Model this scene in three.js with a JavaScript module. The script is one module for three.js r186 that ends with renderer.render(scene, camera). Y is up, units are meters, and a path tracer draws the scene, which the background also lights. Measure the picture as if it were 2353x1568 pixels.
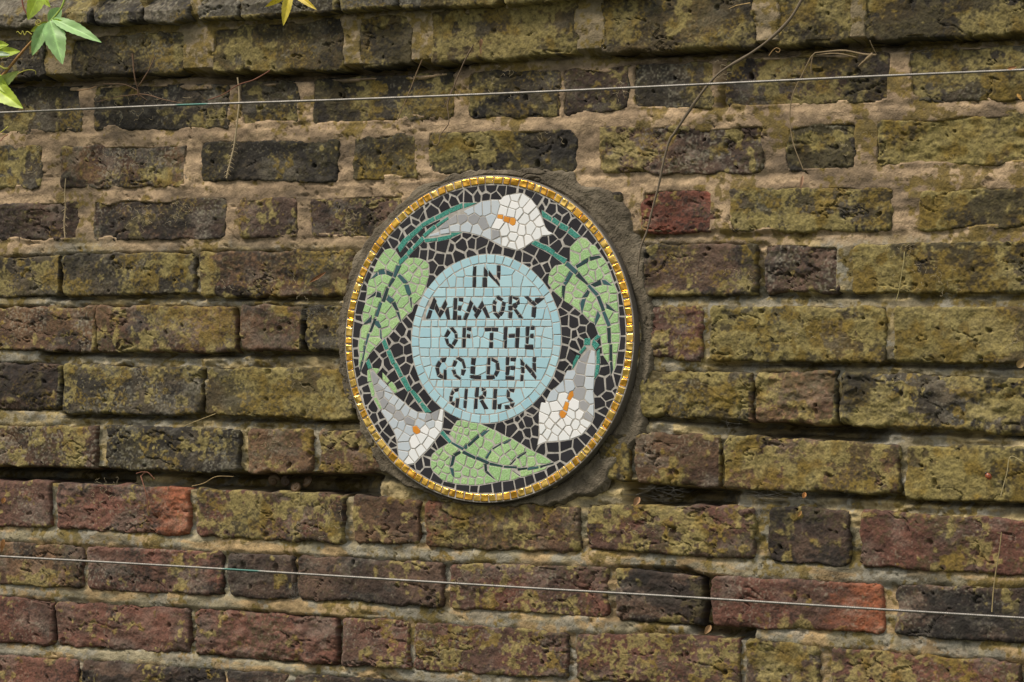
import * as THREE from 'three';
import { mergeGeometries } from 'three/addons/utils/BufferGeometryUtils.js';

// ---------------------------------------------------------------- camera
const scene = new THREE.Scene();
const rad = Math.PI / 180, DIST = 3.516;
const camera = new THREE.PerspectiveCamera(13.422, 1024 / 682, 0.1, 200);
camera.rotation.set(2.2217 * rad, 27.4336 * rad, 1.5472 * rad, 'YXZ');
camera.position.set(0, 0, DIST).applyEuler(camera.rotation);
scene.add(camera);

// ---------------------------------------------------------------- sky, sun, exposure
const renderer = new THREE.WebGLRenderer({ antialias: true });
renderer.toneMapping = THREE.LinearToneMapping;
renderer.toneMappingExposure = 2.4;
renderer.shadowMap.enabled = true;
{ // overcast sky: brighter overhead than at the horizon, soft cloud structure
  const w = 512, h = 256, data = new Float32Array(w * h * 4);
  for (let j = 0; j < h; j++) for (let i = 0; i < w; i++) {
    const el = ((j + 0.5) / h - 0.5) * Math.PI, az = (i / w) * 2 * Math.PI, s = Math.sin(el), k = (j * w + i) * 4;
    const cl = 1 + 0.07 * Math.sin(az * 3 + 2.1 * Math.sin(el * 5)) * Math.cos(el) + 0.05 * Math.sin(az * 7 + el * 9) * Math.cos(el);
    const L = s > 0 ? 0.64 * (0.22 + 0.78 * Math.pow(s, 0.9)) * cl : 0.06;
    data[k] = L * 0.99; data[k + 1] = L; data[k + 2] = L * 1.02; data[k + 3] = 1;
  }
  const sky = new THREE.DataTexture(data, w, h, THREE.RGBAFormat, THREE.FloatType);
  sky.mapping = THREE.EquirectangularReflectionMapping; sky.magFilter = sky.minFilter = THREE.LinearFilter; sky.wrapS = THREE.RepeatWrapping;
  sky.needsUpdate = true;
  scene.background = sky; scene.environment = sky;
}
const sun = new THREE.DirectionalLight(0xfff2e4, 1.5);
sun.position.set(-2.6, 4.4, 2.4); sun.target.position.set(0, 0, 0);
sun.castShadow = true; sun.shadow.radius = 30;
Object.assign(sun.shadow.camera, { left: -1.5, right: 1.5, top: 1.5, bottom: -2, near: 0.1, far: 12 });
sun.shadow.mapSize.set(2048, 2048);
scene.add(sun, sun.target);

// ---------------------------------------------------------------- helpers
function rng(seed) { let a = seed >>> 0; return () => { a = (a + 0x6D2B79F5) | 0; let t = Math.imul(a ^ (a >>> 15), 1 | a); t = (t + Math.imul(t ^ (t >>> 7), 61 | t)) ^ t; return ((t ^ (t >>> 14)) >>> 0) / 4294967296; }; }
const NT = new Float32Array(65536); { const r = rng(7); for (let i = 0; i < 65536; i++) NT[i] = r(); }
function noise(x, y) { // value noise 0..1
  const xi = Math.floor(x), yi = Math.floor(y); let u = x - xi, v = y - yi; u = u * u * (3 - 2 * u); v = v * v * (3 - 2 * v);
  const x0 = xi & 255, x1 = (xi + 1) & 255, y0 = (yi & 255) << 8, y1 = ((yi + 1) & 255) << 8;
  const a = NT[y0 + x0], b = NT[y0 + x1], c = NT[y1 + x0], d = NT[y1 + x1];
  return a + (b - a) * u + (c - a) * v + (a - b - c + d) * u * v;
}
function fbm(x, y, n) { let s = 0, a = 0.5, t = 0; for (let i = 0; i < n; i++) { s += a * noise(x, y); t += a; a *= 0.5; const q = x; x = x * 1.63 + y * 1.21 + 17.3; y = y * 1.63 - q * 1.21 + 9.1; } return s / t; }
const clamp = (v, a, b) => v < a ? a : v > b ? b : v;
const sstep = (a, b, v) => { v = clamp((v - a) / (b - a), 0, 1); return v * v * (3 - 2 * v); };
const lerp = (a, b, t) => a + (b - a) * t;
const lin = (r, g, b) => [r, g, b].map(v => { v /= 255; return v <= 0.04045 ? v / 12.92 : ((v + 0.055) / 1.055) ** 2.4; });
const toS = v => { v = clamp(v, 0, 1); return 255 * (v <= 0.0031308 ? v * 12.92 : 1.055 * v ** (1 / 2.4) - 0.055); };
const col = (r, g, b) => new THREE.Color().setRGB(...lin(r, g, b));
function poly(pts, x) { // piecewise linear, extrapolated at both ends
  let i = 0; while (i < pts.length - 2 && x > pts[i + 1][0]) i++;
  const [a, b] = [pts[i], pts[i + 1]]; return a[1] + (b[1] - a[1]) * (x - a[0]) / (b[0] - a[0]);
}
function steps(pts, x) { return x <= pts[0][0] ? pts[0][1] : x >= pts[pts.length - 1][0] ? pts[pts.length - 1][1] : poly(pts, x); }
// survey of the wall: sighting (x, y) on a 2353 x 1568 plate, carried to the plane at depth z in front of the wall
const RM = new THREE.Matrix4().makeRotationFromEuler(camera.rotation), SV = new THREE.Vector3();
function at(fx, fy, z = 0) {
  SV.set((fx - 1176.5) / 6662.9, -(fy - 784) / 6662.9, -1).applyMatrix4(RM);
  const t = (z - camera.position.z) / SV.z;
  return new THREE.Vector3(camera.position.x + SV.x * t, camera.position.y + SV.y * t, z);
}
function sdf(P, x, y) { // signed distance to polygon, negative inside
  let d = 1e9, s = 1;
  for (let i = 0, j = P.length - 1; i < P.length; j = i++) {
    const ex = P[j][0] - P[i][0], ey = P[j][1] - P[i][1], wx = x - P[i][0], wy = y - P[i][1];
    const t = clamp((wx * ex + wy * ey) / (ex * ex + ey * ey), 0, 1), bx = wx - ex * t, by = wy - ey * t;
    d = Math.min(d, bx * bx + by * by);
    const c1 = y >= P[i][1], c2 = y < P[j][1], c3 = ex * wy > ey * wx;
    if ((c1 && c2 && c3) || (!c1 && !c2 && !c3)) s = -s;
  }
  return s * Math.sqrt(d);
}
const taken = {};
function numbered(name) { const n = taken[name] = (taken[name] || 0) + 1; return n === 1 ? name : `${name}_${String(n - 1).padStart(3, '0')}`; }
function tag(o, label, category, group, kind) { o.userData = { label, category }; if (group) o.userData.group = group; if (kind) o.userData.kind = kind; return o; }
function mesh(name, geo, mat, parent) { const m = new THREE.Mesh(geo, mat); m.name = name; m.castShadow = m.receiveShadow = true; parent.add(m); return m; }
function gridGeo(nu, nv, f) { // f(i, j) -> [x, y, z, u, v]
  const p = new Float32Array(nu * nv * 3), uv = new Float32Array(nu * nv * 2), id = new Uint32Array((nu - 1) * (nv - 1) * 6); let k = 0;
  for (let j = 0; j < nv; j++) for (let i = 0; i < nu; i++) { const q = f(i, j), n = j * nu + i; p[n * 3] = q[0]; p[n * 3 + 1] = q[1]; p[n * 3 + 2] = q[2]; uv[n * 2] = q[3]; uv[n * 2 + 1] = q[4]; }
  for (let j = 0; j < nv - 1; j++) for (let i = 0; i < nu - 1; i++) { const a = j * nu + i; id[k++] = a; id[k++] = a + 1; id[k++] = a + nu; id[k++] = a + 1; id[k++] = a + nu + 1; id[k++] = a + nu; }
  const g = new THREE.BufferGeometry(); g.setAttribute('position', new THREE.BufferAttribute(p, 3)); g.setAttribute('uv', new THREE.BufferAttribute(uv, 2)); g.setIndex(new THREE.BufferAttribute(id, 1)); g.computeVertexNormals(); return g;
}
function tube(pts, r0, r1, seg = 24, sides = 6, wob = 0) {
  const c = new THREE.CatmullRomCurve3(pts), F = c.computeFrenetFrames(seg, false), P = c.getSpacedPoints(seg);
  return gridGeo(sides + 1, seg + 1, (i, j) => {
    const a = i / sides * 2 * Math.PI, r = lerp(r0, r1, j / seg) * (1 + wob * (noise(j * 0.7 + 3, i * 0.0 + r0 * 9e4) - 0.5)), n = F.normals[j], b = F.binormals[j], p = P[j];
    return [p.x + r * (Math.cos(a) * n.x + Math.sin(a) * b.x), p.y + r * (Math.cos(a) * n.y + Math.sin(a) * b.y), p.z + r * (Math.cos(a) * n.z + Math.sin(a) * b.z), i / sides, j / seg];
  });
}
const at3 = a => a.map(q => at(q[0], q[1], q[2] === undefined ? 0.008 : q[2]));

// ---------------------------------------------------------------- ground
{
  const g = mesh('ground', new THREE.PlaneGeometry(160, 160), new THREE.MeshStandardMaterial({ color: new THREE.Color().setRGB(0.07, 0.075, 0.045), roughness: 1 }), scene);
  g.rotation.x = -Math.PI / 2; g.position.y = -1.75; g.userData = { label: 'dull green and brown garden ground along the wall', category: 'ground', kind: 'structure' };
}

// ---------------------------------------------------------------- the brick wall: courses as surveyed
// kinds: D dark grey green, P dark purple brown, R red brown, B mid brown, Y olive yellow; then lichen, grey crust, roughness
const COURSES = [
  { n: 'A', z: 30, top: [[0, -105], [1300, -180]], bot: [[0, 63], [342, 52], [543, 43], [683, 42], [775, 24], [1151, 10], [1300, 0]], slope: 1, b: [[-120, 208, 'G', .3, .4], [214, 322, 'G', .3, .4], [326, 430, 'G', .3, .4], [452, 543, 'G', .3, .4], [549, 770, 'G', .3, .4], [777, 908, 'G', .3, .4], [914, 1150, 'G', .3, .4], [1157, 1480, 'G', .3, .4]] },
  { n: 'B', z: 14, top: [[0, 92], [340, 75], [683, 55], [775, 40], [1150, 14], [1270, 2]], bot: [[0, 186], [116, 179], [342, 171], [478, 166], [775, 160], [1117, 137], [1339, 123], [1578, 114], [1856, 101], [2095, 92], [2353, 77]], b: [[-190, 103, 'D', .3, .2], [163, 425, 'Y', .42, .25], [486, 790, 'Y', .5, .2], [824, 947, 'Y', .66, .1], [990, 1328, 'Y', .55, .1], [1380, 1735, 'Y', .55, .15], [1780, 1959, 'Y', .75, .1], [1984, 2480, 'Y', .85, .1]] },
  { n: 'C', z: 0, top: [[0, 202], [205, 196], [444, 191], [581, 190], [786, 178], [1015, 165], [1288, 160], [1579, 143], [1856, 123], [2095, 113], [2353, 102]], bot: [[0, 314], [205, 301], [444, 302], [545, 296], [683, 284], [775, 292], [1015, 273], [1288, 270], [1442, 251], [1549, 253], [1788, 246], [2054, 236], [2353, 232]], b: [[-60, 193, 'D', .36, .25], [213, 528, 'D', .34, .3], [550, 688, 'D', .42, .25], [718, 1046, 'D', .48, .15], [1076, 1288, 'D', .46, .15], [1293, 1445, 'P', .34, .15], [1455, 1641, 'D', .36, .45], [1665, 2051, 'P', .45, .2], [2087, 2480, 'D', .66, .2]] },
  { n: 'D', z: 1.5, top: [[0, 333], [427, 337], [445, 324], [775, 318], [980, 304], [1305, 301], [1373, 290], [1754, 287], [1959, 280], [2010, 280], [2353, 256]], bot: [[0, 434], [427, 432], [445, 416], [775, 418], [946, 407], [1322, 398], [1549, 398], [1754, 400], [1959, 384], [2353, 379]], b: [[-220, 96, 'D', .38, .2], [137, 429, 'B', .36, .45], [461, 776, 'D', .46, .15], [811, 963, 'Y', .52, .1], [984, 1329, 'D', .56, .1], [1375, 1756, 'P', .4, .36, 1.5], [1802, 1966, 'D', .62, .25, 1.3], [2013, 2480, 'Y', .9, .05, 1.5]] },
  { n: 'E', z: 1.5, top: [[0, 470], [185, 461], [506, 455], [680, 452], [711, 456], [912, 448], [1400, 441], [1476, 434], [1549, 431], [1640, 438], [1685, 429], [2047, 430], [2116, 438], [2353, 431]], bot: [[0, 555], [174, 555], [512, 550], [680, 544], [804, 546], [1549, 537], [1641, 534], [2044, 532], [2353, 524]], b: [[-150, 180, 'P', .3, .15, 1.4], [213, 520, 'P', .38, .36], [547, 683, 'P', .28, .1], [711, 925, 'P', .38, .2], [1380, 1430, 'D', .36, .1, 1.4], [1473, 1641, 'S', .03, .1], [1675, 2050, 'D', .7, .2], [2112, 2480, 'Y', .82, .1]] },
  { n: 'F', z: 2.5, top: [[0, 592], [133, 585], [441, 582], [458, 577], [796, 575], [1549, 562], [1931, 561], [2353, 555]], bot: [[0, 681], [143, 682], [441, 675], [458, 683], [776, 681], [1549, 678], [1737, 678], [1761, 672], [1972, 676], [2353, 676]], b: [[-60, 133, 'D', .4, .1], [142, 445, 'D', .46, .2], [458, 815, 'B', .52, .25], [1478, 1737, 'P', .5, .15], [1756, 1932, 'P', .3, .4, 1.5], [1957, 2480, 'Y', .97, .1]] },
  { n: 'G', z: 3, top: [[0, 707], [219, 703], [790, 703], [1549, 702], [2037, 704], [2353, 708]], bot: [[0, 802], [212, 806], [219, 810], [533, 811], [550, 807], [779, 807], [1490, 822], [1627, 831], [2353, 835]], b: [[-130, 217, 'B', .26, .4], [222, 539, 'B', .42, .2], [549, 694, 'B', .36, .25], [701, 805, 'Y', .5, .3], [1490, 1613, 'R', .34, .25, 1.4], [1630, 2036, 'Y', .72, .15], [2052, 2480, 'Y', .8, .1]] },
  { n: 'H', z: 3, top: [[0, 835], [137, 836], [468, 845], [779, 846], [1549, 855], [1925, 853], [2353, 869]], bot: [[0, 941], [137, 944], [143, 951], [458, 956], [793, 965], [1480, 957], [1730, 971], [1921, 977], [2353, 999]], b: [[-230, 136, 'P', .42, .1, 1.4], [142, 464, 'D', .5, .36], [470, 810, 'Y', .68, .1], [1468, 1727, 'Y', .6, .25, 1.3], [1734, 1922, 'B', .5, .1, 1.7], [1929, 2480, 'D', .64, .2, 1.8]] },
  { n: 'I', z: 3, top: [[0, 978], [226, 978], [564, 985], [735, 987], [900, 992], [1549, 995], [1661, 999], [2041, 1016], [2082, 1024], [2353, 1026]], bot: [[0, 1070], [217, 1077], [547, 1087], [714, 1090], [868, 1086], [1410, 1105], [1549, 1121], [1651, 1123], [2061, 1135], [2082, 1147], [2353, 1154]], b: [[-130, 219, 'B', .38, .42], [242, 548, 'D', .46, .4], [568, 716, 'B', .46, .2], [733, 890, 'B', .42, .25], [1372, 1447, 'Y', .52, .15], [1458, 1655, 'B', .36, .3], [1664, 2066, 'B', .72, .15], [2080, 2480, 'Y', .84, .1]] },
  { n: 'J', z: 3, top: [[0, 1104], [130, 1106], [434, 1121], [796, 1137], [963, 1150], [1329, 1165], [1353, 1159], [1733, 1164], [1952, 1172], [2353, 1195]], bot: [[0, 1212], [109, 1214], [427, 1232], [786, 1250], [963, 1250], [974, 1259], [1329, 1271], [1346, 1265], [1579, 1280], [1730, 1289], [1947, 1300], [2353, 1324]], b: [[-240, 114, 'R', .12, .25], [127, 433, 'R', .1, .2, 1.4, 'O'], [449, 788, 'R', .46, .2], [810, 963, 'B', .12, .1], [975, 1332, 'B', .5, .1, 1.2, 'o'], [1347, 1733, 'R', .48, .1, 1.3], [1764, 1952, 'P', .42, .1], [1978, 2480, 'R', .48, .2]] },
  { n: 'K', z: 2.5, top: [[0, 1242], [188, 1258], [198, 1254], [512, 1270], [775, 1280], [1018, 1294], [1397, 1304], [1579, 1308], [1617, 1326], [1638, 1323], [2031, 1345], [2353, 1350]], bot: [[0, 1343], [198, 1353], [506, 1371], [670, 1376], [775, 1383], [1011, 1396], [1394, 1420], [1414, 1424], [1579, 1435], [2027, 1458], [2353, 1482]], b: [[-130, 188, 'B', .38, .2], [197, 512, 'R', .12, .3, 1.2], [523, 673, 'P', .06, .1, 1.1], [681, 1016, 'P', .16, .15], [1034, 1396, 'R', .32, .2, 1.2], [1414, 1614, 'P', .1, .2, 1.3], [1636, 2030, 'R', .14, .25, 1.1, 'O'], [2057, 2480, 'P', .16, .25]] },
  { n: 'L', z: 2.5, top: [[0, 1372], [140, 1384], [147, 1378], [430, 1398], [779, 1420], [939, 1428], [1302, 1454], [1579, 1455], [1699, 1465], [1884, 1488], [2353, 1523]], bot: [[0, 1478], [126, 1485], [427, 1502], [765, 1529], [929, 1537], [1302, 1560], [1579, 1581], [2353, 1638]], b: [[-240, 121, 'R', .1, .25], [126, 432, 'R', .08, .15, 1.3], [446, 773, 'R', .36, .2, 1.8], [785, 939, 'R', .1, .25], [948, 1303, 'R', .32, .3], [1321, 1697, 'R', .34, .15], [1713, 1884, 'P', .46, .3, 1.3], [1909, 2345, 'R', .46, .2], [2362, 2480, 'P', .3, .2]] },
  { n: 'M', z: 2.5, top: [[0, 1504], [181, 1516], [509, 1539], [656, 1547], [1010, 1572], [1579, 1612], [2353, 1668]], bot: [[0, 1612], [1010, 1690], [2353, 1795]], b: [[-140, 178, 'R', .06, .2], [186, 512, 'P', .05, .2, 1.5], [519, 656, 'P', .08, .2], [673, 1000, 'P', .12, .2], [1015, 1190, 'R', .2, .2], [1205, 1570, 'R', .25, .2]] },
];
const KIND = { D: [lin(56, 50, 39), lin(84, 74, 57)], P: [lin(70, 55, 45), lin(98, 77, 62)], R: [lin(114, 75, 60), lin(98, 72, 59)], B: [lin(112, 86, 61), lin(90, 66, 49)], Y: [lin(98, 82, 47), lin(74, 63, 39)], S: [lin(128, 70, 52), lin(104, 62, 47)], G: [lin(112, 104, 88), lin(82, 76, 62)] };
const X0 = -0.98, X1 = 0.82, Y0 = -0.52, Y1 = 0.58, TW = 2048, TH = 1280; // stretch of wall that carries texture
const texX = x => (x - X0) / (X1 - X0), texY = y => (y - Y0) / (Y1 - Y0);
const bricks = [];
{ const r = rng(11);
  COURSES.forEach((c, ci) => c.b.forEach(([x0, x1, kind, li, gr, rough = 1, end]) => {
    const z = (c.z + (r() - 0.5) * 2.4) / 1000, P = [[x0, poly(c.top, x0)], [x1, poly(c.top, x1)], [x1, poly(c.bot, x1)], [x0, poly(c.bot, x0)]].map(q => { const v = at(q[0], q[1], z); return [v.x, v.y]; });
    if (c.slope) { P[0][1] = P[3][1] + 0.085; P[1][1] = P[2][1] + 0.085; }
    bricks.push({ c, ci, P, z, kind, li, gr, rough, end, seed: r() * 200, tx: (r() - 0.5) * 0.018, ty: (r() - 0.5) * 0.03, ci0: r(), slope: c.slope, x0, x1 });
  })); }
function lichenMask(x, y, amt, s) { const n = fbm(x / 0.034 + s, y / 0.03, 3) * 0.55 + fbm(x / 0.0065 + 40, y / 0.0065 + s, 3) * 0.45; const th = 0.5 + (0.5 - amt) * 0.36; return sstep(th - 0.035, th + 0.04, n); }
function crackAt(x, y, s) { // 0..1 strength of a crack
  const m = fbm(x / 0.05 + s * 1.7, y / 0.05 + 3, 2); if (m < 0.52) return 0;
  const n = fbm(x / 0.045 + s, y / 0.022 + s, 3) - 0.5; return Math.max(0, 1 - Math.abs(n) / 0.013) * sstep(0.52, 0.58, m);
}
function makeMap(img, srgb) { const t = new THREE.DataTexture(img, TW, TH, THREE.RGBAFormat, THREE.UnsignedByteType); if (srgb) t.colorSpace = THREE.SRGBColorSpace; t.magFilter = THREE.LinearFilter; t.minFilter = THREE.LinearFilter; t.needsUpdate = true; return t; }
const LI_A = lin(134, 112, 42), LI_B = lin(150, 136, 80), LI_C = lin(80, 73, 40), GREY = lin(146, 142, 128), SOOT = lin(38, 34, 29), PALE = lin(164, 160, 138);
const brickImg = new Uint8Array(TW * TH * 4).fill(255), bumpImg = new Uint8Array(TW * TH * 4).fill(255);
// how much of a grain is covered: a soft density broken up by fine grain
const grains = (dens, f, soft) => sstep(1 - dens - soft, 1 - dens + soft, f);
{ const c = [0, 0, 0], mix3 = (q, t) => { if (t > 0) for (let k = 0; k < 3; k++) c[k] = lerp(c[k], q[k], t); };
  for (const b of bricks) {
    const xs = b.P.map(p => p[0]), ys = b.P.map(p => p[1]), m = 0.006, s = b.seed;
    const i0 = clamp(Math.floor(texX(Math.min(...xs) - m) * TW), 0, TW - 1), i1 = clamp(Math.ceil(texX(Math.max(...xs) + m) * TW), 0, TW - 1), j0 = clamp(Math.floor(texY(Math.min(...ys) - m) * TH), 0, TH - 1), j1 = clamp(Math.ceil(texY(Math.max(...ys) + m) * TH), 0, TH - 1);
    const pr = rng(Math.floor(s * 777)), low = b.ci >= 8, gm = (0.6 + 0.55 * pr()) * (low ? 0.42 : 1), pm = -0.14 + 0.28 * pr() + (low ? 0.06 : -0.04), sc = 0.65 + 1.1 * pr(), sm = 0.35 + 0.9 * pr(), [ka, kb] = KIND[b.kind], xe = Math.max(...xs), xl = Math.min(...xs), tone = 0.85 + 0.35 * b.ci0;
    for (let j = j0; j <= j1; j++) for (let i = i0; i <= i1; i++) {
      const x = X0 + (i + 0.5) / TW * (X1 - X0), y = Y0 + (j + 0.5) / TH * (Y1 - Y0);
      const big = sstep(0.32, 0.68, fbm(x / 0.06 + s, y / 0.04 + s, 3)), fine = noise(x / 0.0013, y / 0.0013), med = fbm(x / 0.009 + s, y / 0.006 + s, 4), gr = fbm(x / 0.0036 + 31, y / 0.0032 + s, 3);
      for (let k = 0; k < 3; k++) c[k] = lerp(ka[k], kb[k], big) * tone;
      let oe = 0; if (b.end) { const o = sstep(b.end === 'O' ? 0.085 : 0.05, 0.0, (b.end === 'O' ? xe - x : x - xl) + (med - 0.5) * 0.1); oe = o; }
      mix3(SOOT, grains(sstep(0.44, 0.7, fbm(x / 0.045 + s * 2, y / 0.028 + 70, 3)) * (b.kind === 'S' ? 0.4 : b.kind === 'R' ? 0.45 : 0.8) * sm, gr, 0.16) * 0.75); if (oe) mix3(b.end === 'O' ? [0.34, 0.105, 0.042] : [0.2, 0.07, 0.035], oe * 0.85);
      const v = 0.55 + 0.58 * med + 0.6 * (gr - 0.5) + 0.34 * (fine - 0.5); for (let k = 0; k < 3; k++) c[k] *= v * 1.22;
      mix3(LI_C, grains(sstep(0.3, 0.66, fbm(x / 0.055 + 90, y / 0.045 + s, 3)) * clamp(b.li * 1.35, 0, 1), noise(x / 0.003 + s, y / 0.003), 0.3) * 0.6);
      const wash = sstep(0.52, 0.7, fbm(x / 0.03 + s + 11, y / 0.02, 4)) * (0.25 + b.gr); mix3(GREY, clamp(wash, 0, 1) * 0.5 * (0.4 + 0.7 * fine));
      mix3(PALE, grains(clamp(b.gr * 0.9, 0, 0.5) * sstep(0.3, 0.6, fbm(x / 0.03 + 3, y / 0.03 + s, 2)), noise(x / 0.0022 + 5, y / 0.0022 + s), 0.2) * 0.34);
      const dl = clamp(sstep(0.34, 0.66, fbm(x / (0.05 * sc) + s, y / (0.036 * sc), 3) + (b.li - 0.5) * 0.34) * (0.3 + b.li * 0.75) * gm, 0, 1) * (1 - oe);
      const f2 = noise(x / 0.0021 + 77, y / 0.0021) * 0.5 + gr * 0.5, l1 = grains(dl, f2, 0.17), l2 = lichenMask(x / sc, y / sc, clamp(b.li * 0.78 + pm, 0.02, 0.85), s) * (1 - oe), l = Math.max(l1 * 0.66, l2 * 0.74);
      if (l > 0) { const t = sstep(0.38, 0.62, fbm(x / 0.02 + s, y / 0.02, 2) + (l2 - 0.4) * 0.2); for (let k = 0; k < 3; k++) c[k] = lerp(c[k], lerp(LI_A[k], LI_B[k], t) * (0.2 + 0.5 * fine + 0.9 * gr), l); }
      mix3(SOOT, grains(sstep(0.36, 0.7, fbm(x / 0.07 + s * 3 + 8, y / 0.05 + 21, 3)) * (b.kind === 'S' ? 0.2 : b.kind === 'R' || b.kind === 'B' ? 0.4 : 0.72) * sm, noise(x / 0.0028 + 13, y / 0.0024 + s) * 0.5 + noise(x / 0.0062 + 3, y / 0.005 + s) * 0.5, 0.2) * 0.7);
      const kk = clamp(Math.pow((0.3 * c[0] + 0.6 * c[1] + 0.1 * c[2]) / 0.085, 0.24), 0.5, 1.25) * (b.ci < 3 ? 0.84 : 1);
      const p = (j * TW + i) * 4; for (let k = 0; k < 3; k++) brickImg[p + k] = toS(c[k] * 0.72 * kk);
      const cr = crackAt(x, y, s), h = clamp(0.3 * med + 0.4 * gr + 0.3 * fine + 0.16 * l2 - 0.55 * cr, 0, 1); bumpImg[p] = bumpImg[p + 1] = bumpImg[p + 2] = h * 255;
    }
  } }
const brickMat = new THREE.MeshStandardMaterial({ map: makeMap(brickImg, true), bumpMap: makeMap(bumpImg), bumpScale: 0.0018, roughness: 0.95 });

const wall = new THREE.Group(); wall.name = 'brick_wall'; scene.add(wall);
tag(wall, 'weathered old brick wall with yellow green lichen and uneven mortar joints', 'wall', null, 'thing');
function spread(w, step) { const a = [0, 0, 0.0007, 0.0016, 0.0028, 0.0042], b = a.map(v => w - v).reverse(), n = Math.max(2, Math.round((w - 0.0084) / step)), r = [...a]; for (let i = 1; i < n; i++) r.push(0.0042 + (w - 0.0084) * i / n); return [...r, ...b]; }
for (const b of bricks) {
  const r = rng(Math.floor(b.seed * 1e4)), [TL, TR, BR, BL] = b.P, w = (TR[0] - TL[0] + BR[0] - BL[0]) / 2, h = (TL[1] - BL[1] + TR[1] - BR[1]) / 2;
  const S = spread(w, 0.0016), T = spread(h, 0.0015), s = b.seed, pits = [];
  for (let k = 0, n = 1 + Math.floor(r() * 4 * b.rough + w * 12); k < n; k++) { const sz = r(); pits.push([r() * w, r() * h, 0.0011 + 0.0024 * sz * sz * sz, 0.003 + 0.004 * r(), 0.6 + r()]); }
  const yf = 0.014 + r() * 0.008;
  const geo = gridGeo(S.length, T.length, (i, j) => {
    const sx = S[i] / w, ty = T[j] / h, outer = i === 0 || j === 0 || i === S.length - 1 || j === T.length - 1;
    let x = lerp(lerp(BL[0], BR[0], sx), lerp(TL[0], TR[0], sx), ty), y = lerp(lerp(BL[1], TL[1], ty), lerp(BR[1], TR[1], ty), sx);
    const ex = (noise(y / 0.014 + s, x / 0.05) - 0.5) * 0.0042 + (noise(y / 0.0045, x / 0.02 + s) - 0.5) * 0.0022, ey = (noise(x / 0.02 + s, y / 0.05) - 0.5) * 0.0044 + (noise(x / 0.005 + s, y / 0.02) - 0.5) * 0.0022;
    const dx = Math.min(S[i], w - S[i]), dy = Math.min(T[j], h - T[j]), rc = 0.004 + 0.006 * noise(x / 0.05 + s, y / 0.04);
    let d = dx < rc && dy < rc ? rc - Math.hypot(rc - dx, rc - dy) : Math.min(dx, dy);
    const R = 0.0018 + 0.0036 * noise(x / 0.02 + s, y / 0.02 + 5) * b.rough;
    let z = b.z + (sx - 0.5) * w * b.tx + (ty - 0.5) * h * b.ty + (fbm(x / 0.05 + s, y / 0.035, 2) - 0.5) * 0.005 * b.rough + (fbm(x / 0.018, y / 0.008 + s, 4) - 0.5) * (0.0024 + 0.006 * (b.rough - 1)) + (noise(x / 0.0034 + s, y / 0.003) - 0.5) * 0.0007;
    z -= crackAt(x, y, s) * 0.004; if (b.rough > 1.15) z -= crackAt(x * 0.7, y * 1.1, s + 57) * 0.0042 * (b.rough - 0.7);
    for (const p of pits) { const q = Math.hypot(S[i] - p[0], (T[j] - p[1]) * p[4]); if (q < p[2] * 1.5) z -= p[3] * sstep(1.5, 0.5, q / p[2]); }
    if (b.slope) { const o = T[j] - yf; if (o > 0) z -= Math.max(0, o) * 1.1; }
    if (d < R) z -= R - Math.sqrt(Math.max(0, R * R - (R - Math.max(d, 0)) ** 2));
    if (d < 0) z += d * 4;
    if (outer) z = b.slope ? -0.03 : -0.1;
    return [x + ex, y + ey, z, texX(x + ex), texY(y + ey + (outer ? 0 : 0))];
  });
  mesh(b.slope ? numbered('coping_brick') : numbered('brick'), geo, brickMat, wall);
}

// mortar: one uneven sheet, flush above and below, raked out and hollow in the middle courses
const BED = { // millimetres behind the wall face along each bed joint
  A: [[0, -9], [2353, -9]], B: [[0, 10], [450, 7], [480, 22], [1000, 18], [1060, 3], [1390, 3], [1450, 16], [1700, 14], [2353, 11]], C: [[0, 0], [2353, 0]], D: [[0, 0], [2353, 0]],
  E: [[0, 0.5], [800, 0.5], [1500, 3], [1750, 3], [2000, 2], [2353, 1]], F: [[0, 1], [105, 1], [125, 6], [800, 7], [1480, 3], [1900, 4], [2353, 3]], G: [[0, 0], [85, 0], [100, 7], [560, 8], [800, 7], [1480, 2], [1620, 3], [1650, 9], [2353, 9]],
  H: [[0, 0], [150, 0], [165, 8], [800, 9], [1480, 6], [1650, 7], [1790, 60], [1950, 55], [2050, 8], [2353, 8]], I: [[0, 85], [275, 85], [300, 16], [350, 12], [420, 40], [540, 60], [640, 80], [760, 80], [850, 40], [880, 4], [1440, 4], [1460, 80], [1640, 75], [1700, 9], [2353, 8]],
  J: [[0, 1], [2353, 1]], K: [[0, 1], [1600, 1], [1622, 30], [1735, 32], [1748, 1], [2353, 1]], L: [[0, 1], [2353, 1]], M: [[0, 3], [2353, 3]] };
const PERP = { A: [[0, -20], [2353, -20]], B: [[0, -13], [2353, -13]], C: [[0, 1], [1630, 1], [1650, 14], [1670, 1], [2353, 0]], D: [[0, 0], [2353, 0]], E: [[0, 0], [2353, 0]], F: [[0, 7], [800, 4], [1740, 9], [1800, 0], [2353, 0]], G: [[0, 10], [720, 10], [1490, 2], [2353, 2]], H: [[0, 11], [800, 6], [1500, 8], [2353, 9]], I: [[0, 4], [800, 4], [1440, 8], [1700, 5], [2353, 4]], J: [[0, 4], [1740, 5], [2353, 3]], K: [[0, 4], [1000, 6], [1400, 4], [1625, 22], [1700, 4], [2353, 3]], L: [[0, 8], [300, 4], [779, 12], [900, 3], [2353, 5]], M: [[0, 4], [2353, 4]] };
const FX = x => 1176.5 + 6662.9 * (() => { SV.set(x, 0, 0).sub(camera.position).applyMatrix4(RM.clone().transpose()); return SV.x / -SV.z; })();
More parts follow.
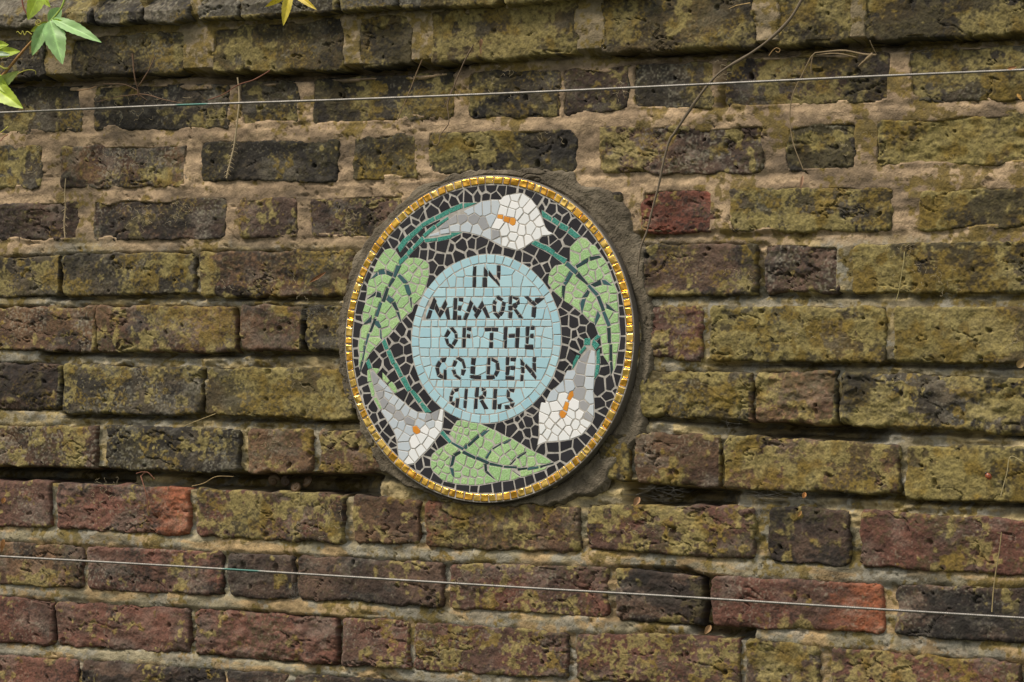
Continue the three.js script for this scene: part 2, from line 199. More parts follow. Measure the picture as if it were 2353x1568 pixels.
const MX0 = -0.97, MX1 = 0.81, MY0 = -0.51, MY1 = 0.5, MS = 0.002, MNX = Math.round((MX1 - MX0) / MS) + 1, MNY = Math.round((MY1 - MY0) / MS) + 1;
const mz = new Float32Array(MNX * MNY), inset = new Float32Array(MNX * MNY).fill(-1);
const mortarImg = new Uint8Array(TW * TH * 4).fill(255);
const rowAt = []; // per column: course lines in wall metres
{
  const lines = COURSES.map(c => [c.top, c.bot].map(L => L.map(q => { const v = at(q[0], q[1], 0); return [v.x, v.y]; })));
  for (let i = 0; i < MNX; i++) { const x = MX0 + i * MS; rowAt.push({ fx: FX(x), l: lines.map(L => [poly(L[0], x), poly(L[1], x)]) }); }
  for (const b of bricks) { const xs = b.P.map(p => p[0]), ys = b.P.map(p => p[1]);
    for (let j = Math.max(0, Math.floor((Math.min(...ys) - MY0) / MS)); j <= Math.min(MNY - 1, Math.ceil((Math.max(...ys) - MY0) / MS)); j++) for (let i = Math.max(0, Math.floor((Math.min(...xs) - MX0) / MS)); i <= Math.min(MNX - 1, Math.ceil((Math.max(...xs) - MX0) / MS)); i++) {
      const d = -sdf(b.P, MX0 + i * MS, MY0 + j * MS), k = j * MNX + i; if (d > inset[k]) inset[k] = d; } }
  for (let i = 0; i < MNX; i++) { const R = rowAt[i];
    for (let j = 0; j < MNY; j++) { const y = MY0 + j * MS; let d = 0, n = COURSES.length;
      for (let k = 0; k < n; k++) { const id = COURSES[k].n; if (y > R.l[k][1]) { d = steps(PERP[id], R.fx); break; } const below = k + 1 < n ? R.l[k + 1][0] : -9; if (y > below) { d = steps(BED[id], R.fx); if (k > 0) { const q = (y - below) / Math.max(0.004, R.l[k][1] - below), n = noise(R.fx / 26 + k * 9, 4), raked = sstep(1.5, 6, d); d += raked * (14 + 14 * n) * sstep(0.52 + 0.2 * n, 0.78 + 0.2 * n, q) + (1 - raked) * 3.5 * n * sstep(0.7, 0.95, q); } break; } d = 3; }
      mz[j * MNX + i] = -d / 1000; } }
  const tmp = new Float32Array(mz.length); // soften the steps between joints
  for (let pass = 0; pass < 1; pass++) { for (let j = 0; j < MNY; j++) for (let i = 0; i < MNX; i++) { let s = 0, c = 0; for (let b = -1; b <= 1; b++) for (let a = -1; a <= 1; a++) { const ii = i + a, jj = j + b; if (ii >= 0 && jj >= 0 && ii < MNX && jj < MNY) { s += mz[jj * MNX + ii]; c++; } } tmp[j * MNX + i] = s / c; } mz.set(tmp); }
  const geo = gridGeo(MNX, MNY, (i, j) => {
    const k = j * MNX + i, x = MX0 + i * MS, y = MY0 + j * MS, deep = sstep(0.001, 0.008, -mz[k]);
    let z = mz[k] + (fbm(x / 0.022, y / 0.014, 3) - 0.5) * lerp(0.004, 0.013, deep) + (fbm(x / 0.011, y / 0.0045, 3) - 0.5) * lerp(0.0018, 0.009, deep);
    z -= crackAt(x, y, 33) * 0.004;
    const sm = noise(x / 0.03 + 300, y / 0.02), dv = 0.0015 + 0.007 * sm * sm * (1 - deep); z += (1 - deep) * (0.0016 * sstep(0.45, 0.8, sm) + 0.0008 * (noise(x / 0.007, y / 0.006) - 0.5));
    if (inset[k] > dv) z = lerp(z, Math.min(z, -0.03), sstep(dv, dv + 0.0025 + 0.004 * noise(x / 0.006 + 50, y / 0.006), inset[k]));
    return [x, y, z, texX(x), texY(y)];
  });
  const UP = [lin(174, 150, 118), lin(142, 122, 96)], MID = [lin(134, 124, 98), lin(174, 156, 112)], LOW = [lin(152, 142, 114), lin(178, 152, 110)], TOP = [lin(122, 110, 84), lin(146, 130, 102)];
  const c = [0, 0, 0];
  for (let j = 0; j < TH; j++) for (let i = 0; i < TW; i++) {
    const x = X0 + (i + 0.5) / TW * (X1 - X0), y = Y0 + (j + 0.5) / TH * (Y1 - Y0), yy = y + (noise(x / 0.08, y / 0.08) - 0.5) * 0.05;
    const a = sstep(0.09, 0.14, yy), l = sstep(-0.19, -0.24, yy), f = fbm(x / 0.04 + 5, y / 0.012, 3), t = sstep(0.42, 0.62, f), fine = noise(x / 0.0015 + 7, y / 0.0015), med = fbm(x / 0.007, y / 0.006, 3);
    for (let k = 0; k < 3; k++) { c[k] = lerp(lerp(lerp(MID[0][k], MID[1][k], t), lerp(UP[0][k], UP[1][k], t), a), lerp(LOW[0][k], LOW[1][k], t), l) * (0.6 + 0.62 * med + 0.34 * (fine - 0.5)); }
    const seg = noise(x / 0.11 + 40, y / 0.035), st_ = sstep(0.5, 0.75, fbm(x / 0.05 + 60, y / 0.03 + 9, 4)); for (let k = 0; k < 3; k++) c[k] = lerp(c[k] * (0.78 + 0.42 * seg), SOOT[k] * 1.8, st_ * 0.5 * (0.5 + fine)); const hi = sstep(0.325, 0.345, y); for (let k = 0; k < 3; k++) c[k] = lerp(c[k], lerp(TOP[0][k], TOP[1][k], t) * (0.7 + 0.4 * med + 0.3 * (fine - 0.5)), hi); const amt = clamp(0.27 + 0.36 * sstep(0.2, 0.7, x) * sstep(-0.05, 0.15, y) + 0.22 * hi - 0.1 * a * (1 - hi) * sstep(0.3, -0.1, x), 0, 0.85), m = lichenMask(x, y, amt, 77);
    for (let k = 0; k < 3; k++) c[k] = lerp(c[k], lerp(LI_A[k], LI_C[k], med) * (0.6 + 0.6 * fine), m * 0.8);
    const g = lichenMask(x, y, 0.3, 140) * (1 - a); for (let k = 0; k < 3; k++) c[k] = lerp(c[k], GREY[k] * (0.7 + 0.4 * fine), g * 0.7);
    const p = (j * TW + i) * 4; for (let k = 0; k < 3; k++) mortarImg[p + k] = toS(c[k] * 0.98);
  }
  const sand = new Uint8Array(512 * 512 * 4).fill(255); { const r = rng(3); for (let j = 0; j < 512; j++) for (let i = 0; i < 512; i++) { const v = 255 * clamp(0.5 * noise(i / 3, j / 3) + 0.3 * noise(i / 9 + 40, j / 9) + 0.3 * r(), 0, 1), p = (j * 512 + i) * 4; sand[p] = sand[p + 1] = sand[p + 2] = v; } }
  const st = new THREE.DataTexture(sand, 512, 512, THREE.RGBAFormat, THREE.UnsignedByteType); st.wrapS = st.wrapT = THREE.RepeatWrapping; st.magFilter = st.minFilter = THREE.LinearFilter; st.repeat.set(7, 4.2); st.needsUpdate = true;
  var sandTex = st;
  mesh('mortar', geo, new THREE.MeshStandardMaterial({ map: makeMap(mortarImg, true), bumpMap: st, bumpScale: 0.0009, roughness: 1 }), wall);
  const core = mesh('wall_core', new THREE.BoxGeometry(2.6, 2.28, 0.2), new THREE.MeshStandardMaterial({ color: new THREE.Color().setRGB(0.13, 0.1, 0.065), roughness: 1 }), wall); core.position.set(-0.08, -0.615, -0.215);
}

// ---------------------------------------------------------------- the round mosaic plaque
const PZ = 0.0125, PC = new THREE.Vector3(); // face plane and centre of the disc
{ const d = new THREE.Vector3(-0.0360, 0.00275, 0).sub(camera.position); PC.copy(camera.position).addScaledVector(d, (camera.position.z - PZ) / camera.position.z); }
const PR = 0.2 * (camera.position.z - PZ) / camera.position.z;
const plaque = new THREE.Group(); plaque.name = 'mosaic_plaque'; plaque.position.set(PC.x, PC.y, 0); scene.add(plaque);
tag(plaque, 'round mosaic memorial plaque with black lettering, lilies and a gold tile border', 'plaque');
const ZONE = { a: [1370, 680, 3.41], b: [1760, 680, 3.41], c: [2150, 680, 3.41], d: [1370, 1120, 3.41], e: [2150, 1120, 3.41], f: [1370, 1560, 3.41], g: [1760, 1560, 3.41], h: [2150, 1560, 3.41], m: [1620, 980, 2.119] };
function loc(z, x, y) { const o = ZONE[z], v = at((o[0] + x / o[2]) / 1.7408, (o[1] + y / o[2]) / 1.7408, PZ); return [v.x - PC.x, v.y - PC.y]; }
function pts(str) { // "a 1 2 3 4 d 5 6": points by survey sheet
  const out = []; let z = 'a', buf = []; for (const t of str.trim().split(/[\s,]+/)) { if (/[a-m]/.test(t)) z = t; else { buf.push(+t); if (buf.length === 2) { out.push(loc(z, buf[0], buf[1])); buf = []; } } } return out;
}
const shapes = str => str.trim().split(/\s*[|\n]\s*/).filter(Boolean).map(pts);
const STEMS = shapes(`a 1072 735 1240 640 1258 690 1088 785|a 1262 635 1445 535 b 118 600 a 1275 690|b 120 535 298 455 303 520 135 590|b 330 455 500 450 330 522|a 918 875 1060 755 1088 805 935 938|a 845 940 900 888 938 945 870 985|a 755 1055 835 940 885 985 785 1120|a 1280 745 1432 640 1445 672 1290 782
a 1100 880 1245 755 1275 795 1120 920|a 958 1050 1080 910 1112 960 970 1090|a 878 1130 930 1065 968 1105 895 1175|a 778 1235 865 1152 890 1195 780 1298|a 1122 940 1282 928 1285 965 1132 988|b -30 920 148 888 150 935 -28 978|b 155 858 300 852 158 920
c 60 550 192 650 180 700 68 642|c 225 650 300 705 270 760 195 705|c 318 722 420 775 395 838 298 790|c 455 797 585 905 515 932 415 855|b 1300 970 1425 1030 1410 1088 1250 1010|c 110 1028 235 1105 205 1160 85 1085|c 235 1130 400 1218 358 1278 212 1175
e 645 805 720 800 710 885 638 885|e 775 800 820 752 858 775 800 822|e 765 815 845 890 790 955 745 885|e 570 985 645 900 662 930 600 1008|e 535 1025 578 1040 490 1200 473 1212 490 1120|e 850 935 850 1140 805 1140 808 985|e 800 1162 850 1168 830 1280 780 1348
d 578 808 628 935 580 955 540 850|d 600 985 645 955 720 1130 670 1150|d 695 1165 740 1140 822 1305 775 1325|d 795 1355 850 1320 935 1490 885 1520|f 925 25 965 0 1080 145 1035 185|f 1055 200 1090 170 1205 300 1125 308|d 325 1130 360 1080 395 1195 350 1210|g 5 595 40 560 150 700 125 728`);
const VEINS = shapes(`a 495 1375 560 1360 585 1420 495 1430|a 375 1495 470 1390 475 1440|a 600 1370 685 1410 670 1455 600 1425|a 735 1310 795 1310 720 1465 690 1445|d 680 -30 712 -5 645 95 620 80|a 750 1450 785 1425 890 1530 830 1545
d 595 105 637 120 575 300 533 285|d 505 310 537 320 480 500 443 485|d 430 530 460 540 390 715 360 705|d 340 740 370 745 325 885 305 880|d 295 910 313 910 280 1095 270 1090|d 258 1120 278 1120 245 1250 238 1240
d 330 265 455 160 440 215|d 475 160 515 180 525 240 458 230|d 285 605 395 495 385 575|d 450 560 490 570 525 640 490 655 445 610|d 512 670 525 700 535 805 515 790|d 630 220 705 270 650 315 598 270|d 670 325 720 305 765 415 720 405|d 735 445 770 445 800 570 788 570|d 845 80 900 68 935 180 905 215 875 170|d 915 252 940 252 942 375 935 375
c 380 1300 415 1255 545 1375 515 1420|c 525 1300 690 1205 680 1260 545 1340|c 715 1190 830 1170 870 1195 725 1235|c 525 1450 570 1400 690 1555 665 1560|c 440 1390 480 1415 430 1500 375 1505|e 350 40 430 0 385 70|e 725 60 855 0 870 65 780 95|e 875 0 930 10 1010 75 905 60
e 685 90 710 65 835 190 790 215|e 335 85 380 85 358 270 340 200|e 610 240 680 135 710 165 680 230|e 605 270 658 265 605 460 585 330|e 805 235 850 220 918 405 880 420|e 935 315 1075 435 950 390|e 883 450 920 435 998 615 955 630|e 820 425 853 490 780 630 790 530|e 950 660 995 660 1003 855 960 855|e 985 890 1015 890 1020 1095 982 1095|e 988 1130 1020 1120 1028 1210 1000 1310
g 155 735 165 710 320 790 305 825|g 320 790 360 740 370 790 350 808|g 380 745 520 615 530 650 395 770|g 555 605 600 570 675 550 575 635|g 310 870 325 830 480 910 470 945|g 490 950 505 910 665 980 650 1015|g 675 1030 680 990 850 1030 845 1055|g 870 1065 872 1037 1045 1045 1040 1072|g 1060 1070 1180 1060 1183 1080 1065 1100|g 1200 1065 1335 1045 1340 1070 1205 1098|h 40 1060 50 1035 215 990 210 1010|g 1370 1040 1432 1022 1380 1062
g 185 880 265 835 280 860 215 905|g 165 905 205 910 180 1020 135 1050|g 135 1065 180 1080 190 1195 160 1150|g 600 1020 635 1015 640 1105 610 1110|g 620 1130 655 1115 740 1210 730 1215|g 620 925 690 820 695 850 640 935|g 715 795 825 730 825 750 725 808|g 865 725 970 670 960 690 880 738|g 1050 920 1170 845 1165 862 1065 935|g 950 1020 1025 935 1030 960 970 1020|g 990 1105 1085 1165 1080 1175 1000 1115`);
for (const P of [...VEINS, ...STEMS]) { let cx = 0, cy = 0; P.forEach(p => { cx += p[0] / P.length; cy += p[1] / P.length; }); P.forEach(p => { const dx = p[0] - cx, dy = p[1] - cy, L = Math.hypot(dx, dy); p[0] += dx / L * 0.0006; p[1] += dy / L * 0.0006; }); } // cut a little full
const ORANGE = shapes(`b 785 612 862 615 855 675 783 660|b 875 632 955 650 940 725 865 700|b 960 655 1010 655 1035 690 1025 745 990 760 948 735|f 955 500 1010 492 1060 550 1055 590 1010 607 965 575|h 440 30 485 10 495 80 440 152 400 125|h 385 160 430 185 405 300 345 265|h 340 280 400 318 370 380 325 388 298 340 310 290`);
const SLIVERS = shapes(`d 340 1240 365 1225 395 1385 345 1390|d 360 1415 405 1395 435 1540 430 1590 400 1585|f 420 120 460 105 535 250 510 270|d 405 1205 490 1210 500 1240 465 1285|d 485 1300 530 1245 640 1380 610 1410|d 620 1430 670 1390 725 1460 745 1530 715 1545`);
const LETTERS = shapes(`m 580 187 603 187 600 260 575 260|m 577 275 603 275 600 357 574 357|b 605 1330 650 1385 648 1450 598 1448|b 588 1475 640 1475 640 1598 583 1598|b 670 1375 755 1490 740 1515 665 1440|m 757 302 776 289 803 335 796 350|b 780 1308 825 1308 822 1385 778 1385|b 778 1400 822 1400 815 1500 780 1450
d 1245 240 1280 290 1240 405 1188 390|d 1183 412 1225 425 1195 525 1142 528|d 1282 320 1320 405 1295 465 1255 395|d 1405 270 1428 340 1385 410 1350 375|d 1335 402 1385 430 1330 520 1298 470|m 348 550 368 533 382 633 358 630 340 572
m 415 455 442 455 437 545 410 545|m 412 558 440 565 437 632 408 632|m 458 450 492 450 490 480 458 475|m 453 520 478 520 470 558 447 552|m 447 605 475 605 475 635 445 635
m 555 470 577 500 550 570 522 560|m 515 577 543 580 520 635 495 632|m 585 515 612 545 594 575 572 545|m 618 542 647 560 605 625 588 597|m 655 475 670 515 640 550 622 530|m 655 545 680 520 720 620 690 615
m 775 440 795 435 832 462 815 475 785 460|m 755 470 780 485 770 508 745 498|m 743 512 770 517 773 568 745 565|m 750 582 778 577 808 603 790 625|m 825 482 852 490 848 518 823 512|m 820 522 850 526 840 560 812 560|m 812 567 838 570 817 603 792 583
m 885 435 907 435 905 502 880 502|m 880 520 912 518 910 552 880 555|m 880 570 910 572 905 620 878 620|m 912 437 965 450 945 470 915 455|m 968 458 971 500 948 512 948 488|m 917 505 940 495 952 520 935 540 917 527|m 920 548 945 548 970 580 950 592|m 958 598 978 590 1000 620 965 615
m 1010 440 1045 438 1075 470 1060 485|m 1065 492 1088 477 1115 502 1098 515|m 1108 455 1182 450 1127 498 1105 480|m 1080 530 1112 530 1105 615 1075 610
m 378 705 405 700 440 742 417 750|m 362 718 385 745 360 780 335 775|m 338 797 365 800 370 830 355 845|m 360 852 380 837 412 865 400 880|m 422 757 443 757 445 793 425 790|m 422 803 447 807 420 855 402 838
m 490 705 515 705 512 782 487 780|m 487 797 515 797 512 872 485 870|m 525 700 560 700 557 730 523 725|m 527 758 553 762 550 790 525 785
m 675 705 730 702 728 730 680 733|m 737 702 787 705 785 735 737 730|m 722 750 748 750 745 805 720 803|m 720 825 745 825 742 875 715 870
m 840 700 868 700 862 800 837 800|m 842 815 865 808 860 880 840 870|m 880 760 930 757 928 787 880 787|m 943 705 972 703 967 780 940 778|m 940 792 967 792 962 872 935 870
m 1027 695 1055 697 1050 770 1025 770|m 1025 785 1050 785 1045 840 1025 835|m 1020 850 1085 850 1085 885 1020 882|m 1070 690 1097 692 1095 722 1068 720|m 1065 760 1090 757 1088 790 1065 788
m 305 965 350 955 340 990 315 995|m 285 985 308 1005 290 1035 260 1030|m 258 1045 285 1045 292 1085 272 1105|m 275 1120 300 1095 320 1110 318 1137|m 330 1062 352 1062 350 1137 326 1137
m 435 962 460 953 495 975 470 990|m 415 980 442 993 425 1032 400 1027|m 395 1062 425 1062 435 1093 412 1103|m 415 1112 435 1102 475 1130 460 1140|m 480 992 500 985 518 1045 495 1045|m 478 1060 515 1062 495 1110 478 1100
m 565 963 600 963 592 1018 562 1015|m 560 1035 595 1035 590 1093 557 1090|m 557 1107 642 1112 640 1140 555 1135
m 700 960 725 958 722 1017 698 1015|m 697 1030 722 1030 718 1097 693 1095|m 735 955 790 988 770 1000 738 985|m 772 1006 795 1003 803 1058 775 1058|m 770 1070 800 1072 775 1120 757 1095|m 693 1110 755 1108 760 1135 695 1140
m 858 953 885 953 880 1017 855 1017|m 857 1033 887 1033 880 1100 855 1100|m 857 1115 925 1118 922 1145 855 1142|m 897 957 940 957 937 988 897 985|m 895 1030 932 1030 928 1060 895 1058
m 980 965 1012 1005 1008 1025 983 1022|m 985 1035 1012 1042 1012 1085 985 1085|m 980 1103 1005 1105 1003 1155 977 1155|m 1030 1015 1080 1063 1060 1088 1016 1032|m 1085 1068 1112 1120 1105 1140 1070 1100|m 1085 953 1110 955 1108 990 1085 990|m 1083 1003 1108 1005 1110 1080 1087 1055
m 415 1222 455 1213 450 1240 425 1245|m 400 1230 417 1255 400 1275 385 1270|m 378 1285 405 1287 395 1325 378 1325|m 385 1345 408 1330 420 1345 415 1365|m 432 1305 460 1305 450 1380 425 1375
m 510 1225 530 1225 525 1308 503 1305|m 500 1322 525 1322 520 1385 497 1383
m 600 1213 625 1210 620 1285 593 1285|m 590 1305 615 1305 612 1390 585 1388|m 650 1210 683 1222 652 1240|m 665 1247 690 1240 685 1288 662 1270|m 630 1290 655 1278 672 1300 632 1310|m 637 1325 660 1318 705 1390 670 1390
m 752 1222 780 1225 775 1300 748 1297|m 745 1315 777 1315 775 1395 740 1395|m 787 1355 818 1352 810 1395 784 1390
m 880 1218 928 1220 920 1250 890 1240|m 868 1230 885 1250 888 1285 862 1290|m 865 1300 895 1302 920 1325 890 1330|m 895 1345 928 1340 915 1380 893 1365|m 848 1362 880 1362 893 1388 850 1393`);
for (const P of LETTERS) { let cx = 0, cy = 0; P.forEach(p => { cx += p[0] / P.length; cy += p[1] / P.length; }); P.forEach(p => { const dx = p[0] - cx, dy = p[1] - cy, L = Math.hypot(dx, dy); p[0] += dx / L * 0.0004; p[1] += dy / L * 0.0004; }); }
const LEAVES = [
  pts('a 570 1092 650 1068 728 1100 730 1130 790 1190 785 1290 880 1212 945 1190 1010 1192 1132 1238 1178 1290 1182 1370 1178 1470 d 1150 60 1118 150 1074 240 975 345 940 440 880 475 830 540 770 585 700 670 632 752 575 795 520 835 440 935 365 1015 300 1130 280 1168 225 1200 218 1100 238 1030 212 900 222 820 245 770 250 670 288 600 265 560 262 480 282 390 318 290 326 240 332 110 362 -10 a 425 1372 448 1310 488 1205 538 1135'),
  pts('c 540 950 600 922 662 928 712 980 737 1030 792 1030 855 1140 925 1230 975 1330 993 1400 1022 1510 e 1032 20 1068 90 1093 180 1103 300 1108 430 1113 580 1128 620 1128 840 1113 880 1093 1000 1062 1212 1000 1314 985 1130 960 1132 905 1052 888 950 868 850 858 770 828 742 812 670 780 632 772 592 708 562 678 512 618 462 602 462 545 398 465 348 372 302 355 265 318 247 228 172 178 92 143 60 c 147 1540 147 1440 197 1350 247 1308 345 1282 405 1245 470 1275 432 1240 437 1100 447 1050 498 988'),
  pts('g 178 500 238 422 300 412 500 437 540 462 662 512 772 567 852 617 972 664 1062 712 1172 787 1282 847 1342 857 h 0 862 62 887 168 962 218 985 212 1018 132 1052 112 1087 0 1128 g 1290 1138 1255 1153 1150 1188 1080 1193 1000 1233 945 1243 870 1248 830 1248 740 1263 600 1288 480 1308 280 1293 190 1278 90 1258 0 1218 f 1318 1172 1238 1122 1202 1050 1202 960 1222 880 1288 818 1350 788 g 70 755 150 705 212 722 205 690 168 650 127 600 157 560 172 530')];
const FLOWERS = [
  pts('b 286 572 450 498 590 416 690 411 828 408 870 357 980 331 1120 316 1242 398 1322 508 1402 680 1434 780 c 150 838 218 870 170 892 55 903 30 943 b 1262 978 1150 1063 1060 1103 1020 1088 910 1053 870 1053 760 1003 690 963 570 903 420 864 300 843 110 868 0 893 a 1176 917 1176 888 1340 832 1277 836 1400 706 b 100 686 210 606 370 596 300 588'),
  pts('d 382 1250 412 1238 482 1318 612 1448 700 1565 f 742 98 832 167 917 247 1012 302 1200 325 1337 257 1378 262 1382 330 1358 540 1332 592 1267 683 1152 833 1052 923 982 1003 860 1033 808 1003 777 980 752 830 737 660 697 560 637 470 521 290 541 260 497 140 437 10 d 427 1480'),
  pts('e 715 947 788 973 793 1150 783 1320 773 1500 h 760 20 778 230 773 370 733 463 702 503 602 623 452 683 290 703 130 708 -10 763 32 595 20 480 15 350 40 230 45 180 62 162 115 185 115 150 178 20 e 245 1478 353 1368 362 1350 398 1238 513 1222 537 1130 556 1100 698 953')];
const seeds = (cls, str) => pts(str).map(p => ({ cls, p }));
const SEEDS = [
  ...seeds('blue', 'm 590 128 660 122 725 118 800 123 868 150 932 185 1005 225 1068 268 1130 325 1180 385 1225 450 1245 520 1268 605 1280 715 1278 810 1268 895 1247 975 1222 1065 1185 1145 1135 1210 1085 1275 1020 1330 955 1385 895 1420 835 1440 750 1450 680 1455 600 1450 520 1437 445 1420 385 1385 320 1325 258 1270 205 1205 155 1130 125 1060 108 985 88 905 90 820 105 740 125 655 145 575 170 490 208 415 240 345 300 290 375 240 440 195 520 160'),
  ...seeds('blue', 'm 471 240 536 222 399 303 468 309 527 309 635 222 632 309 735 200 732 325 862 222 862 296 958 290 1036 315 310 400 390 395 470 395 545 395 625 393 712 398 785 390 853 382 938 380 1030 385 1100 395 330 335 310 472 385 485 262 598 320 600 470 500 467 583 520 465 503 522 600 472 578 605 636 610 712 468 715 550 735 600 800 515 850 462 862 530 850 602 927 478 930 595 990 465 985 535 1040 565 1090 450 1160 570 1160 505 1205 580 395 575'),
  ...seeds('blue', 'm 195 660 252 660 310 655 400 668 480 665 560 660 645 660 725 665 800 660 877 655 947 655 1025 650 1115 650 1195 660 180 745 262 740 340 730 180 830 262 830 320 830 395 790 462 735 455 850 540 745 590 735 645 735 545 830 605 825 670 830 700 760 790 770 770 840 808 715 905 725 895 840 995 735 990 830 1075 740 1075 820 1135 735 1205 755 1125 820 1190 825 165 915 250 908 340 910 415 915 492 910 575 905 660 905 745 915 835 910 917 910 988 910 1060 910 1125 900 1190 900'),
  ...seeds('blue', 'm 180 990 255 975 195 1070 245 1085 370 990 318 1030 378 1080 455 1045 535 1000 530 1090 640 990 645 1060 745 1040 830 1030 815 1105 910 1008 905 1088 957 1010 950 1090 1050 985 1045 1120 1155 1000 1150 1090 668 1125 245 1165 290 1175 360 1175 435 1170 513 1170 603 1170 680 1180 755 1178 835 1180 905 1180 965 1195 1060 1195 300 1240 360 1245 430 1268 480 1250 475 1345 562 1255 555 1345 642 1258 632 1355 718 1265 712 1345 822 1250 825 1320 950 1285 1050 1242 835 1375'),
  ...seeds('black', 'a 1290 430 1360 480 1150 480 1215 560 1090 620 1020 570 975 700 850 715 905 810 725 855 805 900 685 965 590 1035 490 1145 440 1245 390 1370 340 1480 1215 765 1090 840 995 945 910 1035 835 1130 1000 1140 1100 1065 1105 1150 1195 1160 1230 1050 1350 1055 1320 1215 1235 1310 1320 1365 1225 1470'),
  ...seeds('black', 'b 95 370 190 400 225 280 275 350 375 350 430 260 500 330 580 255 700 222 630 340 760 350 845 265 965 275 1110 270 1230 325 1330 400 1400 470 225 930 385 900 490 905 535 1000 445 1000 305 1050 155 1080 410 1135 565 1080 690 1050 780 1095 925 1120 260 1190 125 1240 1080 1170 1200 1185 1240 1080 1385 1170 1295 1250 1200 1305 1340 1390'),
  ...seeds('black', 'c 95 450 215 425 195 530 330 520 265 625 395 650 505 605 515 720 630 810 735 925 825 1035 915 1165 990 1305 1045 1460 170 765 300 850 405 960 215 940 85 955 265 1025 380 1125 215 1265 100 1330 110 1490'),
  ...seeds('black', 'e 1105 100 1140 255 1150 395 1165 620 1165 860 1155 1080 1130 1255 1060 1490 1105 1370 290 280 410 350 360 440 520 460 390 555 495 555 615 545 610 680 750 690 390 720 495 735 630 755 370 820 515 900 585 860 840 840 330 990 465 1030 340 1165 405 1225 285 1310 200 1410 120 1530 870 980 895 1095 905 1230 850 1430 985 1410'),
  ...seeds('black', 'h 955 75 855 190 985 185 895 300 835 430 740 530 655 670 550 790 410 880 215 785 375 770 215 905 70 805 310 1035 170 1110 60 1170 -10 180 g 1250 280 1110 325 1230 345 1335 380 935 400 1035 400 1205 440 1120 480 980 530 825 510 700 475 1070 640 1195 590 1300 570 1170 725 1285 700 150 390 95 480 80 570 40 700 125 1310 300 1335 445 1355 620 1365 785 1325 935 1310 1075 1270 1235 1235'),
  ...seeds('black', 'f 225 50 310 115 430 240 320 245 355 330 420 385 510 340 470 515 540 460 645 570 580 665 705 685 675 745 700 855 945 1050 1040 1025 1145 1000 1010 1120 1150 1150 1275 1215 1250 760 1190 865 800 60 905 125 1010 240 1115 90 1240 230 d 285 60 265 215 225 390 215 530 185 670 165 860 170 1000 165 1140 190 1270 260 1380 290 1250 305 1500 970 480 880 580 790 670 710 770 650 840 815 830 900 730 735 960 870 960 510 930 430 1050 555 1040 495 1145 610 1160 790 1105 905 1100 555 1220 690 1310 855 1240 975 1290 910 1340 1020 1450 765 1450'),
  ...seeds('green', 'a 645 1130 570 1215 735 1205 505 1310 685 1315 840 1345 910 1245 965 1350 1040 1240 1120 1310 895 1445 1030 1415 1130 1405 1000 1500 1110 1500 585 1490 485 1510 400 1540 d 545 95 735 60 375 150 680 165 810 150 965 100 1070 145 740 235 1010 250 365 285 455 310 830 300 580 385 335 390 420 435 895 385 655 460 835 470 530 525 310 510 700 600 575 600 310 700 445 725 600 700 440 825 260 900 385 930 330 1060 245 1080'),
  ...seeds('green', 'c 640 1000 540 1055 775 1095 500 1180 665 1160 765 1300 870 1260 640 1370 930 1360 840 1410 745 1430 700 1490 975 1470 335 1360 210 1380 270 1470 500 1510 170 1520 e 225 75 280 160 450 105 590 90 430 240 540 190 525 320 735 245 690 370 815 355 890 130 1035 135 920 230 1035 245 1060 350 765 455 670 490 740 550 970 460 865 560 1055 530 870 680 1070 665 900 810 1070 790 925 950 1065 925 940 1070 1050 1090'),
  ...seeds('green', 'g 240 460 345 465 445 490 570 520 215 530 280 555 360 570 175 620 255 640 445 605 325 680 120 820 460 810 540 715 650 755 690 620 785 660 900 660 590 865 1005 740 1090 810 800 840 905 795 745 915 960 890 1230 850 1370 930 60 910 295 960 420 995 520 1040 890 970 1055 1000 1140 965 1230 975 115 990 20 1020 80 1080 245 1060 350 1130 465 1140 560 1135 760 1120 905 1160 1020 1180 1170 1140 1360 1105 45 1190 140 1220 240 1175 225 1250 330 1240 430 1250 540 1240 660 1230 f 1310 840 1250 920 1230 1020 1290 1100'),
  ...seeds('light', 'b 400 550 525 540 640 530 750 520 690 690 -65 880 60 850 200 795 360 785 505 820 650 890 790 990 d 545 1410 640 1520 f 625 70 705 150 770 200 850 285 955 340 1100 360 610 350 705 460 800 500 895 540 760 580 840 650 845 775 830 900 1065 460 1200 470 e 735 1070 720 1230 710 1400 h 710 110 745 290 e 440 1290 430 1440 320 1460 h 210 90'),
  ...seeds('dark', 'b 50 765 180 685 300 660 450 665 600 740 755 880 d 435 1350 490 1490 f 500 60 560 170 655 260 770 355 920 420 1170 385 1275 350 e 650 1040 600 1210 570 1370 h 575 60 630 220 685 370'),
  ...seeds('white', 'b 900 430 1035 380 1010 480 1130 425 1215 515 860 560 980 585 1070 600 1290 605 1140 670 1360 700 780 745 880 840 1015 790 1115 815 1235 800 1330 870 990 920 890 985 1095 990 1200 970 970 1035 1430 850 f 1340 370 1315 480 1240 580 1120 545 1085 650 985 720 1175 730 1065 840 970 900 900 975 h 340 120 230 225 120 265 510 215 460 340 575 330 245 375 75 385 165 470 325 470 415 420 515 480 650 450 60 545 125 600 260 545 425 550 605 540 205 655 360 625 530 615 50 690'),
];
